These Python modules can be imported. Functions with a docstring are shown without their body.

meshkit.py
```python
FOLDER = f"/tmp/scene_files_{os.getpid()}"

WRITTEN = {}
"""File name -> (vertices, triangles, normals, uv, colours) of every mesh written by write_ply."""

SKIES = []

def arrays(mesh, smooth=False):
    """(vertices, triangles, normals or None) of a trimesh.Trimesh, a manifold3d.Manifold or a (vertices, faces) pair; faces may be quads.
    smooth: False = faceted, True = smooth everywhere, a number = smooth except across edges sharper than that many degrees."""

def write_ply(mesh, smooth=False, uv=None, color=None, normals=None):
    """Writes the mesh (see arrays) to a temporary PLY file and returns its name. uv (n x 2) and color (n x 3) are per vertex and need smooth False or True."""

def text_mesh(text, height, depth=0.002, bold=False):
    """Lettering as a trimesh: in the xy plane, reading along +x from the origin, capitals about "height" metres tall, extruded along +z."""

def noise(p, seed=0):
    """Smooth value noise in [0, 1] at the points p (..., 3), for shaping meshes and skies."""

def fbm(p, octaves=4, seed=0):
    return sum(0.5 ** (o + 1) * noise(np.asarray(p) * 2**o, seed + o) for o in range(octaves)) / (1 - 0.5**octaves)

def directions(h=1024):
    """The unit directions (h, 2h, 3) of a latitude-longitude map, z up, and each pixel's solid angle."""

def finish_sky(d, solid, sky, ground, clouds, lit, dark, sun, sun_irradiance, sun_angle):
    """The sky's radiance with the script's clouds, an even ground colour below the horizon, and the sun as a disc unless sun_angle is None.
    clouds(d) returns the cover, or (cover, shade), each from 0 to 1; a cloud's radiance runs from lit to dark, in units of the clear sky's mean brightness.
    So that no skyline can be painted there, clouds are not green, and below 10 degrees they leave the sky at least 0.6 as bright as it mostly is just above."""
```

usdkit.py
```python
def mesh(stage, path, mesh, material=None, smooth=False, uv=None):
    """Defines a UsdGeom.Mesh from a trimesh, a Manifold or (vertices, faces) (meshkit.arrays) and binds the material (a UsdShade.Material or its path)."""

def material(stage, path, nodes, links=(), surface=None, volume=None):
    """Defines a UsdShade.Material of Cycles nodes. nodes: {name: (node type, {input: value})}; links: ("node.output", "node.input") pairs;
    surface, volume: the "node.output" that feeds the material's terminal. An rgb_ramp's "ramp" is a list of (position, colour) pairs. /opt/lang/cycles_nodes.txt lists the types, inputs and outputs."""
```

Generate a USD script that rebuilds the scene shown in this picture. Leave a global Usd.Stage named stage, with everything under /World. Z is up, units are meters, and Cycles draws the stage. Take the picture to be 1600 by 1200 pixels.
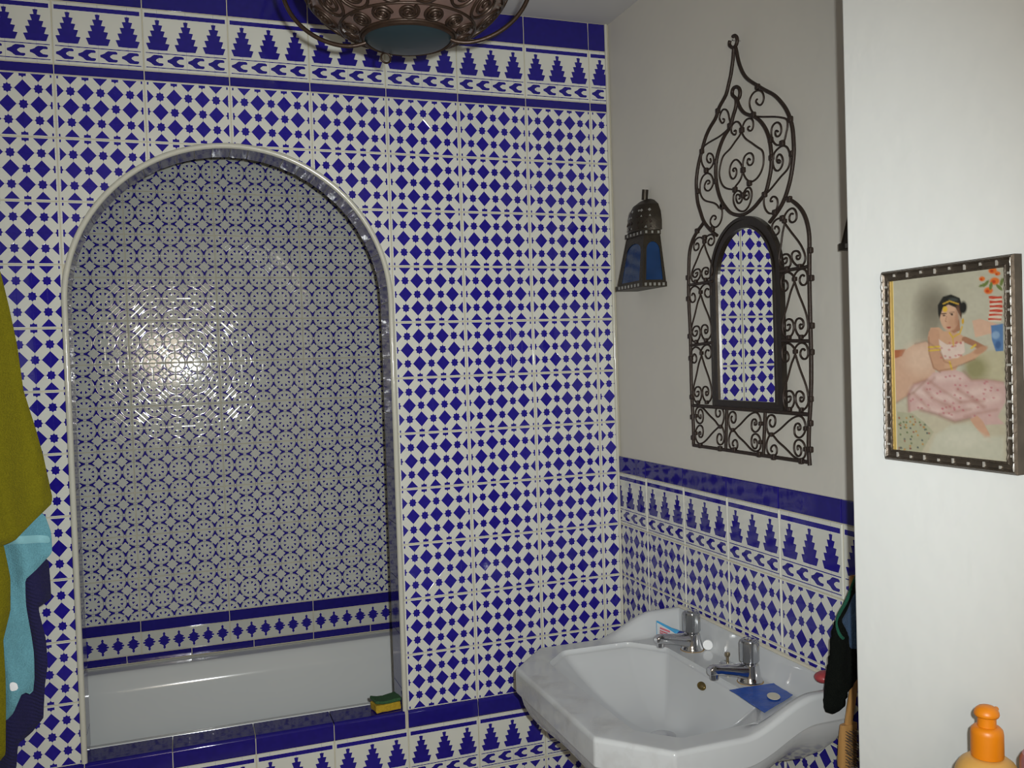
import math, json
import numpy as np, trimesh, shapely
from shapely.geometry import Polygon, box as sbox, Point
from scipy.interpolate import CubicSpline
from scipy.spatial.transform import Rotation as Rot
import manifold3d as m3
import usdkit, meshkit
from pxr import Usd, UsdGeom, UsdLux, UsdShade, Gf, Sdf, Vt

rng = np.random.default_rng(7)
stage = Usd.Stage.CreateInMemory()
UsdGeom.SetStageUpAxis(stage, 'Z'); UsdGeom.SetStageMetersPerUnit(stage, 1.0)
UsdGeom.Xform.Define(stage, '/World'); UsdGeom.Scope.Define(stage, '/World/Looks')

# ---------------------------------------------------------------- camera, light, exposure
RV = [1.57324289, -0.301773867, 0.245039538]          # camera rotation found from the tile joints
CAM = np.array([0.260746863, -2.44636073, 1.516446184]); FPX = 1424.78
R = Rot.from_rotvec(RV).as_matrix()                    # rows: right, down, forward
cam = UsdGeom.Camera.Define(stage, '/World/camera')
M = np.eye(4); M[0, :3] = R[0]; M[1, :3] = -R[1]; M[2, :3] = -R[2]; M[3, :3] = CAM
cam.AddTransformOp().Set(Gf.Matrix4d(*M.ravel().tolist()))
cam.CreateHorizontalApertureAttr(36.0); cam.CreateFocalLengthAttr(36.0 * FPX / 1600.0)
cam.CreateClippingRangeAttr((0.02, 100.0))
cam.CreateExposureAttr(0.68)

def rect_light(name, pos, target, w, h, intensity, color, spread=None):
    l = UsdLux.RectLight.Define(stage, '/World/' + name)
    d = np.asarray(target, float) - pos; d /= np.linalg.norm(d)
    up = np.array([0, 0, 1.0]) if abs(d[2]) < .95 else np.array([0, 1.0, 0])
    x = np.cross(d, up); x /= np.linalg.norm(x); y = np.cross(x, d)
    T = np.eye(4); T[0, :3] = x; T[1, :3] = y; T[2, :3] = -d; T[3, :3] = pos
    l.AddTransformOp().Set(Gf.Matrix4d(*T.ravel().tolist()))
    l.CreateWidthAttr(w); l.CreateHeightAttr(h); l.CreateIntensityAttr(intensity); l.CreateColorAttr(Gf.Vec3f(*color))
    return l
# the camera's own flash, a hand's breadth off the lens, and the daylight of a window behind the camera
FL = CAM + R[0] * .036 - R[1] * .030
fl = UsdLux.SphereLight.Define(stage, '/World/camera_flash')
aim = R[2] - .12 * R[0] + .075 * R[1]; aim /= np.linalg.norm(aim)
ax_ = np.cross(aim, [0, 0, 1.0]); ax_ /= np.linalg.norm(ax_); ay_ = np.cross(ax_, aim)
T_ = np.eye(4); T_[0, :3] = ax_; T_[1, :3] = ay_; T_[2, :3] = -aim; T_[3, :3] = FL
fl.AddTransformOp().Set(Gf.Matrix4d(*T_.ravel().tolist()))
fl.CreateRadiusAttr(.0085); fl.CreateIntensityAttr(27500.0); fl.CreateColorAttr(Gf.Vec3f(.955, 1.0, 1.0))
sh = UsdLux.ShapingAPI.Apply(fl.GetPrim()); sh.CreateShapingConeAngleAttr(47.5); sh.CreateShapingConeSoftnessAttr(1.0)
# a small warm ceiling lamp behind the camera
lamp = UsdLux.SphereLight.Define(stage, '/World/room_lamp')
lamp.AddTranslateOp().Set(Gf.Vec3d(.16, -3.0, 1.62)); lamp.CreateRadiusAttr(.20); lamp.CreateIntensityAttr(4.3); lamp.CreateColorAttr(Gf.Vec3f(1.0, .84, .66))

# ---------------------------------------------------------------- helpers
used = {}
def numbered(path):
    n = used.get(path, 0); used[path] = n + 1
    return path if n == 0 else f'{path}_{n:03d}'
def obj(name, mesh, mat, parent=None, smooth=False, uv=None):
    base = str(parent.GetPath()) if parent is not None else '/World'
    m = usdkit.mesh(stage, numbered(base + '/' + name), mesh, mat, smooth, uv)
    return m.GetPrim()
def tag(p, label=None, cat=None, group=None, kind=None):
    for k, v in (('label', label), ('category', cat), ('group', group), ('kind', kind)):
        if v: p.SetCustomDataByKey(k, v)
    return p
def thing(name, label, cat, loc=(0, 0, 0), rz=0, group=None, kind=None):
    x = UsdGeom.Xform.Define(stage, numbered('/World/' + name))
    x.AddTranslateOp().Set(Gf.Vec3d(*map(float, loc)))
    if rz: x.AddRotateZOp().Set(float(rz))
    return tag(x.GetPrim(), label, cat, group, kind)
def copy_of(root, loc, rz, label, group=None):
    was = root.GetCustomData()
    p = thing(root.GetName(), label, was['category'], loc, rz, group or was.get('group'))
    p.GetReferences().AddInternalReference(root.GetPath()); p.SetInstanceable(True)
    return p
def cat(*ms): return trimesh.util.concatenate([as_tm(m) for m in ms])
def as_tm(m):
    if hasattr(m, 'to_mesh'):
        k = m.to_mesh(); return trimesh.Trimesh(k.vert_properties[:, :3], k.tri_verts, process=False)
    if isinstance(m, tuple): return trimesh.Trimesh(np.array(m[0]), np.array(m[1]), process=False)
    return m
def bx(x0, x1, y0, y1, z0, z1):
    b = trimesh.creation.box([x1 - x0, y1 - y0, z1 - z0]); b.apply_translation([(x0 + x1) / 2, (y0 + y1) / 2, (z0 + z1) / 2]); return b
def rbox(x0, x1, y0, y1, z0, z1, r=.004, seg=12):
    s = m3.Manifold.sphere(r, seg)
    return as_tm(m3.Manifold.batch_hull([s.translate((x, y, z)) for x in (x0 + r, x1 - r) for y in (y0 + r, y1 - r) for z in (z0 + r, z1 - r)]))
def smooth_path(pts, n, closed=False):
    p = np.asarray(pts, float); d = np.r_[0, np.cumsum(np.linalg.norm(np.diff(p, axis=0), axis=1) + 1e-9)]
    return CubicSpline(d, p)(np.linspace(0, d[-1], n))
def tube(path, r, sides=6, flat=1.0, up=None):
    """A swept rod along path (n,3); r a number or per point."""
    p = np.asarray(path, float); n = len(p); r = np.broadcast_to(r, n)
    t = np.gradient(p, axis=0); t /= np.linalg.norm(t, axis=1, keepdims=True) + 1e-12
    u = np.array(up if up is not None else ([0, 0, 1.0] if abs(t[0, 2]) < .9 else [1.0, 0, 0]))
    V = []
    for i in range(n):
        a = u - t[i] * (u @ t[i]); a /= np.linalg.norm(a) + 1e-12
        if up is None: u = a
        b = np.cross(t[i], a); k = np.arange(sides) / sides * 2 * np.pi
        V.append(p[i] + r[i] * (np.cos(k)[:, None] * a * flat + np.sin(k)[:, None] * b))
    V = np.vstack(V); f = []
    for i in range(n - 1):
        for k in range(sides):
            a, b = i * sides + k, i * sides + (k + 1) % sides
            f += [[a, b, b + sides], [a, b + sides, a + sides]]
    c0, c1 = len(V), len(V) + 1; V = np.vstack([V, p[0], p[-1]])
    for k in range(sides):
        f += [[c0, (k + 1) % sides, k], [c1, (n - 1) * sides + k, (n - 1) * sides + (k + 1) % sides]]
    m = trimesh.Trimesh(V, f, process=False)
    if m.volume < 0: m.invert()
    return m
def lathe(prof, sides=32, ax=None):
    """Revolved (r, z) profile."""
    pr = np.asarray(prof, float); k = np.arange(sides) / sides * 2 * np.pi; V = []
    for r, z in pr: V.append(np.stack([max(r, 1e-5) * np.cos(k), max(r, 1e-5) * np.sin(k), np.full(sides, z)], 1))
    f = []
    for i in range(len(pr) - 1):
        for j in range(sides):
            a, b = i * sides + j, i * sides + (j + 1) % sides
            f += [[a, b, b + sides], [a, b + sides, a + sides]]
    m = trimesh.Trimesh(np.vstack(V), f, process=False)
    if m.volume < 0: m.invert()
    return m
def loft(rings, cap0=True, cap1=True):
    """Rings: list of (n,3) arrays, all with the same n."""
    n = len(rings[0]); V = np.vstack(rings); f = []
    for i in range(len(rings) - 1):
        for j in range(n):
            a, b = i * n + j, i * n + (j + 1) % n
            f += [[a, b, b + n], [a, b + n, a + n]]
    for on, i in ((cap0, 0), (cap1, len(rings) - 1)):
        if on:
            V = np.vstack([V, rings[i].mean(0)]); c = len(V) - 1
            for j in range(n):
                a, b = i * n + j, i * n + (j + 1) % n
                f.append([c, b, a] if i == 0 else [c, a, b])
    m = trimesh.Trimesh(V, f, process=False)
    if m.volume < 0: m.invert()
    return m

# ---------------------------------------------------------------- materials
class G:
    """A small expression builder over Cycles nodes."""
    def __init__(s): s.n, s.l, s.k = {}, [], 0
    def add(s, kind, out, **inp):
        s.k += 1; nm = f'n{s.k}'; vals = {}
        for k, v in inp.items():
            if isinstance(v, str) and '.' in v and v.split('.')[0] in s.n: s.l.append((v, f'{nm}.{k}'))
            else: vals[k] = v
        s.n[nm] = (kind, vals); return f'{nm}.{out}'
    def m(s, op, a, b=0.0, c=0.0, clamp=False):
        return s.add('math', 'value', math_type=op, value1=a, value2=b, value3=c, use_clamp=clamp)
    def mix(s, f, a, b): return s.add('mix_color', 'result', fac=f, a=a, b=b)
    def uv(s):
        t = s.add('texture_coordinate', 'UV'); q = s.add('separate_xyz', 'x', vector=t); nm = q.split('.')[0]
        return f'{nm}.x', f'{nm}.y'
    def pos(s): return s.add('geometry', 'position')
    def ocoord(s): return s.add('texture_coordinate', 'object')
    def noise(s, scale, detail=2, vec=None, rough=.5): return s.add('noise_texture', 'fac', scale=scale, detail=detail, roughness=rough, **({'vector': vec} if vec else {}))
    def lt(s, a, b, soft=None):
        """1 where a < b, with a soft edge."""
        if soft is None: return s.m('less_than', a, b)
        return s.m('multiply_add', s.m('subtract', b, a), 1 / soft, .5, clamp=True)
    def AND(s, *a):
        r = a[0]
        for x in a[1:]: r = s.m('minimum', r, x)
        return r
    def OR(s, *a):
        r = a[0]
        for x in a[1:]: r = s.m('maximum', r, x)
        return r
    def ramp(s, x, pts, interp=True):
        r = s.add('rgb_ramp', 'color', fac=x, ramp=[(p, (v, v, v)) for p, v in pts], interpolate=interp)
        return s.add('rgb_to_bw', 'val', color=r)
    def bump(s, h, strength=.3, dist=.002): return s.add('bump', 'normal', height=h, strength=strength, distance=dist)
    def done(s, name, **kw):
        o = s.add('principled_bsdf', 'BSDF', **kw)
        return usdkit.material(stage, '/World/Looks/' + name, s.n, s.l, surface=o)
def simple(name, col, rough=.5, bump=0, bscale=40, bdist=.002, var=0, vscale=6, **kw):
    g = G(); c = tuple(col)
    if var:
        f = g.noise(vscale, 3, g.pos()); c = g.mix(f, tuple(x * (1 - var) for x in col), tuple(min(1, x * (1 + var)) for x in col))
    if bump: kw['normal'] = g.bump(g.noise(bscale, 3, g.pos()), bump, bdist)
    return g.done(name, base_color=c, roughness=rough, **kw)

WHITE, BLUE = (.70, .70, .635), (.017, .0105, .235)
GREY = (.30, .30, .24)
def glaze(g, mask, white=WHITE, blue=BLUE, line=None, relief=.25, wave=.35, wscale=26, rough=.06, name='x', lines_c=GREY, fine=0, fine_h=0, cell=None, cell_h=0):
    rnd = g.add('object_info', 'random')
    p = g.pos()
    w = g.mix(g.noise(9, 2, p), tuple(c * .94 for c in white), tuple(min(1, c * 1.05) for c in white))
    w = g.mix(g.m('multiply', rnd, .10), w, tuple(c * .8 for c in white))
    b = g.mix(g.noise(60, 3, p), tuple(c * .75 for c in blue), tuple(c * 1.3 for c in blue))
    b = g.mix(g.m('multiply', rnd, .35), b, (blue[0] * 1.5, blue[1] * 1.6, blue[2] * 1.35))
    c = w
    if line is not None: c = g.mix(line, c, lines_c)
    c = g.mix(mask, c, b)
    off = g.add('vector_math', 'vector', vector_math_type='add', vector1=p, vector2=(0, 0, 0)) if False else p
    h = g.m('multiply', g.noise(wscale, 2, off), wave)
    if cell is not None: h = g.m('add', h, g.m('multiply', cell, cell_h))
    if fine: h = g.m('add', h, g.m('multiply', g.noise(fine, 1, p), fine_h))
    h = g.m('add', h, g.m('multiply', g.m('subtract', 1.0, mask), relief))
    if line is not None: h = g.m('subtract', h, g.m('multiply', line, relief * .7))
    return g.done(name, base_color=c, roughness=rough, specular_ior_level=.55, normal=g.bump(h, .35, .0012))

def margin(g, u, v, mu, mv):
    du = g.m('subtract', .5, g.m('absolute', g.m('subtract', u, .5))); dv = g.m('subtract', .5, g.m('absolute', g.m('subtract', v, .5)))
    return g.AND(g.m('greater_than', du, mu), g.m('greater_than', dv, mv))
def tri(g, x): return g.m('pingpong', x, .5)          # distance to the nearest integer
# diamonds and eight-pointed stars
g = G(); u, v = g.uv()
a, b = g.m('multiply', u, 3.0), g.m('multiply', v, 2.0)
p, q = g.m('add', a, b), g.m('subtract', a, b)
Pi, Qi = tri(g, p), tri(g, q)
dia = g.m('greater_than', g.m('minimum', Pi, Qi), .5 - .278)
s1 = g.lt(g.m('maximum', Pi, Qi), .160, .01); s2 = g.lt(g.m('add', Pi, Qi), .228, .014)
mask = g.AND(g.OR(dia, s1, s2), margin(g, u, v, .020, .015))
la = g.lt(tri(g, g.m('multiply', a, 2.0)), .022, .02); lb = g.lt(tri(g, g.m('multiply', b, 2.0)), .022, .02)
MT = {}
MT['diamond'] = glaze(g, mask, line=g.m('multiply', g.AND(g.OR(la, lb), margin(g, u, v, .01, .01)), .55), name='diamond_glaze')
# stepped trees over a chevron band
g = G(); u, v = g.uv(); t = g.m('subtract', 1.0, v)     # t runs down from the top
xt = g.m('absolute', g.m('subtract', g.m('fraction', g.m('multiply', u, 3.0)), .5))   # 0..0.5 in thirds
tiers = [(.165, .250, .085, .050), (.250, .345, .180, .115), (.345, .440, .260, .195), (.440, .550, .345, .265), (.550, .660, .415, .325)]
pts = [(0, 0), (.1645, 0)]
for t0, t1, w0, w1 in tiers: pts += [(t0 + .0005, w0), (t1 - .004, w1)]
pts += [(.6605, .335), (.6610, 0), (1, 0)]
tree = g.lt(xt, g.m('multiply', g.ramp(t, pts), 1.0), .02)
bar = g.AND(g.m('greater_than', t, .058), g.m('less_than', t, .128))
thin = g.OR(g.lt(g.m('absolute', g.m('subtract', t, .712)), .0065), g.lt(g.m('absolute', g.m('subtract', t, .950)), .0065))
cx = g.m("multiply", g.m("fraction", g.m("multiply_add", u, 4.10, -.10)), 1.22); cy = g.m('multiply', g.m('absolute', g.m('subtract', t, .830)), 1 / .088)
L = g.ramp(g.m('multiply', cy, .5), [(0, .02), (.10, .02), (.16, .14), (.28, .29), (.36, .33), (.5, .47), (.505, 1), (1, 1)])
Rr = g.ramp(g.m('multiply', cy, .5), [(0, .56), (.10, .60), (.235, .74), (.25, .98), (.40, .99), (.5, .90), (.505, 0), (1, 0)])
chev = g.AND(g.m('greater_than', cx, L), g.m('less_than', cx, Rr))
inn = g.AND(g.m('greater_than', u, .022), g.m('less_than', u, .978))
MT['tree'] = glaze(g, g.AND(g.OR(tree, bar, thin, chev), inn), name='tree_border_glaze', blue=(.016, .0100, .21))
# rings of arrowheads
g = G(); u, v = g.uv()
a, b = g.m('multiply', u, 4.0), g.m('multiply', v, 2.0)
X = g.m('subtract', g.m('fraction', g.m('add', a, .5)), .5); Y = g.m('subtract', g.m('fraction', g.m('add', b, .5)), .5)
r = g.m('sqrt', g.m('add', g.m('multiply', X, X), g.m('multiply', Y, Y)))
aX, aY = g.m('subtract', .5, g.m('absolute', X)), g.m('subtract', .5, g.m('absolute', Y))   # from the gap's centre
out = g.m('greater_than', r, .472)
whd = g.lt(g.m('add', aX, aY), .262, .012)
gap = g.AND(out, g.m('subtract', 1.0, whd), g.m('less_than', g.m('minimum', aX, aY), .125), g.m('less_than', g.m('maximum', aX, aY), .43))
ang = g.m('arctan2', Y, X)
pa = tri(g, g.m('multiply_add', ang, 8 / (2 * math.pi), .5))    # 0 at the arrowheads' axes
pa = g.m('multiply', pa, 2 * math.pi / 8)
la_ = g.m('multiply', pa, r)
arrow = g.AND(g.m('greater_than', r, .195), g.m('less_than', r, .315), g.lt(la_, g.m('multiply', g.m('subtract', r, .175), .42)))
ring = g.m('multiply', g.lt(g.m('absolute', g.m('subtract', r, .455)), .016, .02), .62)
spoke = g.m('multiply', g.AND(g.lt(g.m('multiply', tri(g, g.m('multiply', ang, 8 / (2 * math.pi))), r), .02), g.m('greater_than', r, .30), g.m('less_than', r, .43)), .35)
m_ = g.AND(g.OR(gap, arrow), margin(g, u, v, .008, .012))
# the glaze stands in little pillows between the drawn lines: distance to the nearest of them
inside_ = g.m('less_than', r, .458)
d1 = g.m('absolute', g.m('subtract', r, .458)); d2 = g.m('absolute', g.m('subtract', r, .185))
d3 = g.m('multiply', tri(g, g.m('multiply', ang, 8 / (2 * math.pi))), 2 * math.pi / 8); d3 = g.m('add', g.m('multiply', d3, r), g.m('multiply', g.m('less_than', r, .185), 1.0))
d4 = g.m('multiply', g.m('absolute', g.m('subtract', g.m('add', aX, aY), .268)), .707); d4 = g.m('add', d4, inside_)
dl = g.m('minimum', g.m('minimum', d1, d2), g.m('minimum', d3, d4)); t_ = g.m('multiply', dl, 1 / .055, clamp=True)
cell = g.m('multiply', t_, g.m('subtract', 2.0, t_))
MT['ring'] = glaze(g, m_, line=g.OR(ring, spoke), name='ring_glaze', relief=0, wave=.16, wscale=20, fine=260, fine_h=.05, cell=cell, cell_h=.36, rough=.045, white=(.62, .63, .58), lines_c=(.17, .17, .21))
# small crosses
g = G(); u, v = g.uv()
X = g.m('absolute', g.m('subtract', g.m('fraction', g.m('multiply', u, 6.0)), .5)); Y = g.m('absolute', g.m('subtract', v, .5))
W = g.ramp(g.m('multiply', Y, 2.0), [(0, .42), (.07, .38), (.10, .27), (.16, .25), (.17, .33), (.26, .31), (.34, .20), (.36, .16), (.44, .10), (.48, .06), (.58, .07), (.66, .09), (.74, .05), (.80, 0), (1, 0)])
MT['cross'] = glaze(g, g.lt(X, W, .02), name='cross_glaze', white=(.60, .60, .545))
g = G(); MT['blue'] = glaze(g, g.m('multiply', g.noise(3), 0.0) if False else g.add('value', 'value', value=1.0), name='blue_glaze', blue=(.014, .0095, .17), wave=.7, wscale=22)
MT['trim'] = simple('trim_glaze', (.60, .585, .50), .12, .15, 60, .001, .05, 12)
MT['grout'] = simple('grout', (.56, .52, .40), .85, .4, 300, .001, .15, 30)
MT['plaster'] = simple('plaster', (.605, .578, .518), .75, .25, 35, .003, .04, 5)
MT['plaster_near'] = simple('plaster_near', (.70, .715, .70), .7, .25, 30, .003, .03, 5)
MT['ceiling'] = simple('ceiling_paint', (.55, .54, .53), .85, .2, 40, .002)
MT['floor'] = simple('floor_tile', (.30, .24, .18), .4, .1, 20, .002, .15)
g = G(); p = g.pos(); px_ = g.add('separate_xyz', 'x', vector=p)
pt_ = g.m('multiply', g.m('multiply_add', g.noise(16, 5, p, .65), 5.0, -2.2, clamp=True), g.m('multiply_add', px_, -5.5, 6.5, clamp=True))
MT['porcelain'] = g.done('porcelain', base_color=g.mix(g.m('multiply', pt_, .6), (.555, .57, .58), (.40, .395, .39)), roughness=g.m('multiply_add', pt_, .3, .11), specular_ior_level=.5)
MT['enamel'] = simple('bath_enamel', (.70, .715, .71), .11)
MT['chrome'] = simple('chrome', (.62, .62, .64), .10, .05, 30, .0005, metallic=1.0)
MT['iron'] = simple('wrought_iron', (.034, .021, .015), .5, .5, 220, .0012, .4, 90, metallic=.3)
MT['frame_iron'] = simple('mirror_frame_iron', (.022, .016, .012), .30, .3, 90, .001, .3, 60, metallic=.3)
MT['mirror'] = simple('silvered_glass', (.86, .88, .87), .0, metallic=1.0)

# ---------------------------------------------------------------- the setting
XB, ZR, P, H = 1.4776, 2.24, .2025, .1525      # wall with the mirror, top of the first full row, tile pitch
YN, ZC, XL, YB, XN, YE = .804, 2.497, -.215, -3.2, 1.14, -1.405
YP = .1178                                       # back of the partition
J = .0026                                        # joint
def S(name, mesh, mat, parent=None, smooth=False):
    p = obj(name, mesh, mat, parent, smooth)
    if parent is None: tag(p, kind='structure')
    return p
ACX, AZS, AR = .402, 1.687, .400                 # arch: centre, springing line, radius of the opening
def arch_poly(r, z0):
    a = np.linspace(0, np.pi, 49)
    return Polygon([(ACX + r, z0)] + [(ACX + r * math.cos(t), AZS + r * math.sin(t)) for t in a] + [(ACX - r, z0)])
TV = (.60, .56, .47)
def make_tile(parent, name, to3, poly, s0, t0, w, h, mat, thick, proud=0.0, bev=.0012):
    """One tile: front at depth 0, its glaze laid out over the whole (s0,t0,w,h) even when it is cut."""
    jt = rng.normal(0, .0003, 3); x0, y0, x1, y1 = poly.bounds
    dep = lambda q: proud + jt[0] + jt[1] * 2 * ((q[:, 0] - s0) / w - .5) + jt[2] * 2 * ((q[:, 1] - t0) / h - .5)
    rect = abs(poly.area - (x1 - x0) * (y1 - y0)) < 1e-9
    if rect:
        o = np.array([(x0, y0), (x1, y0), (x1, y1), (x0, y1)]); i = np.array([(x0 + bev, y0 + bev), (x1 - bev, y0 + bev), (x1 - bev, y1 - bev), (x0 + bev, y1 - bev)])
        q = np.vstack([i, o, o]); d = np.r_[dep(i), dep(o) - bev, np.full(4, -thick)]
        f = [[0, 1, 2], [0, 2, 3]]
        for base, nxt in ((4, 0), (8, 4)):
            for k in range(4):
                a, b = k, (k + 1) % 4
                f += [[base + a, base + b, nxt + b], [base + a, nxt + b, nxt + a]]
    else:
        tri_v, tri_f = trimesh.creation.triangulate_polygon(poly, engine='earcut')
        ring = np.array(poly.exterior.coords)[:-1]
        if not poly.exterior.is_ccw: ring = ring[::-1]
        n = len(ring); q = np.vstack([tri_v, ring, ring]); d = np.r_[dep(tri_v), dep(ring), np.full(n, -thick)]
        tf = np.array(tri_f); A = tri_v[tf]; cr = (A[:, 1, 0] - A[:, 0, 0]) * (A[:, 2, 1] - A[:, 0, 1]) - (A[:, 1, 1] - A[:, 0, 1]) * (A[:, 2, 0] - A[:, 0, 0])
        tf[cr < 0] = tf[cr < 0][:, ::-1]
        f = tf.tolist(); b0, b1 = len(tri_v), len(tri_v) + n
        for k in range(n):
            a, b = k, (k + 1) % n
            f += [[b1 + a, b1 + b, b0 + b], [b1 + a, b0 + b, b0 + a]]
    V = to3(q[:, 0], q[:, 1], d); uv = np.stack([(q[:, 0] - s0) / w, (q[:, 1] - t0) / h], 1)
    V, f = np.asarray(V, float), np.asarray(f)
    # split so every face has hard edges: one copy of the vertices per face group is enough for a tile this small
    return obj(name, (V, f), mat, parent, False, uv)
def field(parent, name, to3, col0, pitch, span, t0, h, mat, cut=None, keep=None, thick=.0025, proud=0.0, vskip=None):
    a, b = span; i = math.floor((a - col0) / pitch) - 1
    while col0 + i * pitch < b:
        s0 = col0 + i * pitch + J / 2; w = pitch - J; i += 1
        lo, hi = max(s0, a), min(s0 + w, b)
        if hi - lo < .004: continue
        p = sbox(lo, t0 + J / 2, hi, t0 + h - J / 2)
        if cut is not None: p = p.difference(cut)
        if keep is not None: p = p.intersection(keep)
        for g_ in getattr(p, 'geoms', [p]):
            if g_.is_empty or g_.area < 4e-5 or g_.geom_type != 'Polygon': continue
            g_ = shapely.simplify(g_, .0002)
            make_tile(parent, name, to3, g_, s0, t0 + J / 2, w, h - J, mat, thick, proud)

toA = lambda s, t, d: np.stack([s, -d, t], 1)
toN = lambda s, t, d: np.stack([s, YN - d, t], 1)
toB = lambda s, t, d: np.stack([XB - d, -s, t], 1)

# floor, ceiling
S('floor', bx(XL - .1, XB + .1, YB - .1, 1.0, -.06, 0), MT['floor'])
S('ceiling', bx(XL - .1, XB + .1, YB - .1, YP, ZC, ZC + .06), MT['ceiling'])
# the tiled partition with the arch
hole = arch_poly(AR, .47)

pl = sbox(XL - .1, 0, XB + .1, ZC).difference(hole)
ext = trimesh.creation.extrude_polygon(pl, YP - .0025, engine='earcut')
v = np.array(ext.vertices); ext.vertices = np.stack([v[:, 0], YP - v[:, 2], v[:, 1]], 1); ext.invert() if ext.volume < 0 else None
wa = S('wall_back', ext, MT['grout'])
cutA = arch_poly(AR + .0085, .40).difference(sbox(-1, 0, 3, .5625))
SA = (XL, XB - .0075)
field(wa, 'strip_tile', toA, 0, P, SA, 2.417, ZC - 2.417, MT['blue'])
field(wa, 'border_tile', toA, 0, P, SA, 2.2645, .1525, MT['tree'])
field(wa, 'strip_tile', toA, 0, P, SA, 2.24, .0245, MT['blue'])
for r_ in range(11):
    field(wa, 'tile', toA, 0, P, SA, ZR - (r_ + 1) * H, H, MT['diamond'], cut=cutA)
field(wa, 'border_tile', toA, 0, P, SA, .36, .1525, MT['tree'])
field(wa, 'tile', toA, 0, P, SA, .2075, H, MT['diamond']); field(wa, 'tile', toA, 0, P, SA, .055, H, MT['diamond'])
obj('ledge_core', bx(ACX - AR + .0002, ACX + AR - .0002, .0025, .0855, .4702, .5533), MT['grout'], wa)
# rounded blue sill tiles: across the opening they run back as the ledge
def bullnose(x0, x1, back):
    z0, z1, r = .5125 + J / 2, .5625, .010; pr = [(-.001, z0), (-.004, z0 + .004)]
    pr += [(-.004 + r - r * math.cos(a), z1 - r + r * math.sin(a)) for a in np.linspace(0, np.pi / 2, 7)] + [(back, z1), (back, z1 - .009), (.006 if back > .02 else back, z1 - .009), (.0025, z0)]
    if back <= .02: pr = pr[:-3] + [(back, z0)]
    m = trimesh.creation.extrude_polygon(Polygon(pr), x1 - x0, engine='earcut'); v = np.array(m.vertices)
    m.vertices = np.stack([x0 + v[:, 2], v[:, 0], v[:, 1]], 1)
    if m.volume < 0: m.invert()
    return m
for i in range(-2, 8):
    x0, x1 = max(XL, i * P + J / 2), min(XB, (i + 1) * P - J / 2)
    inside = i in (0, 1, 2, 3)
    x1 = min(x1, XB - .0075)
    if x1 - x0 > .01: obj('sill_tile', bullnose(x0, min(x1, .8015) if inside else x1, .086 if inside else .0025), MT['blue'], wa, smooth=40)
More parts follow.
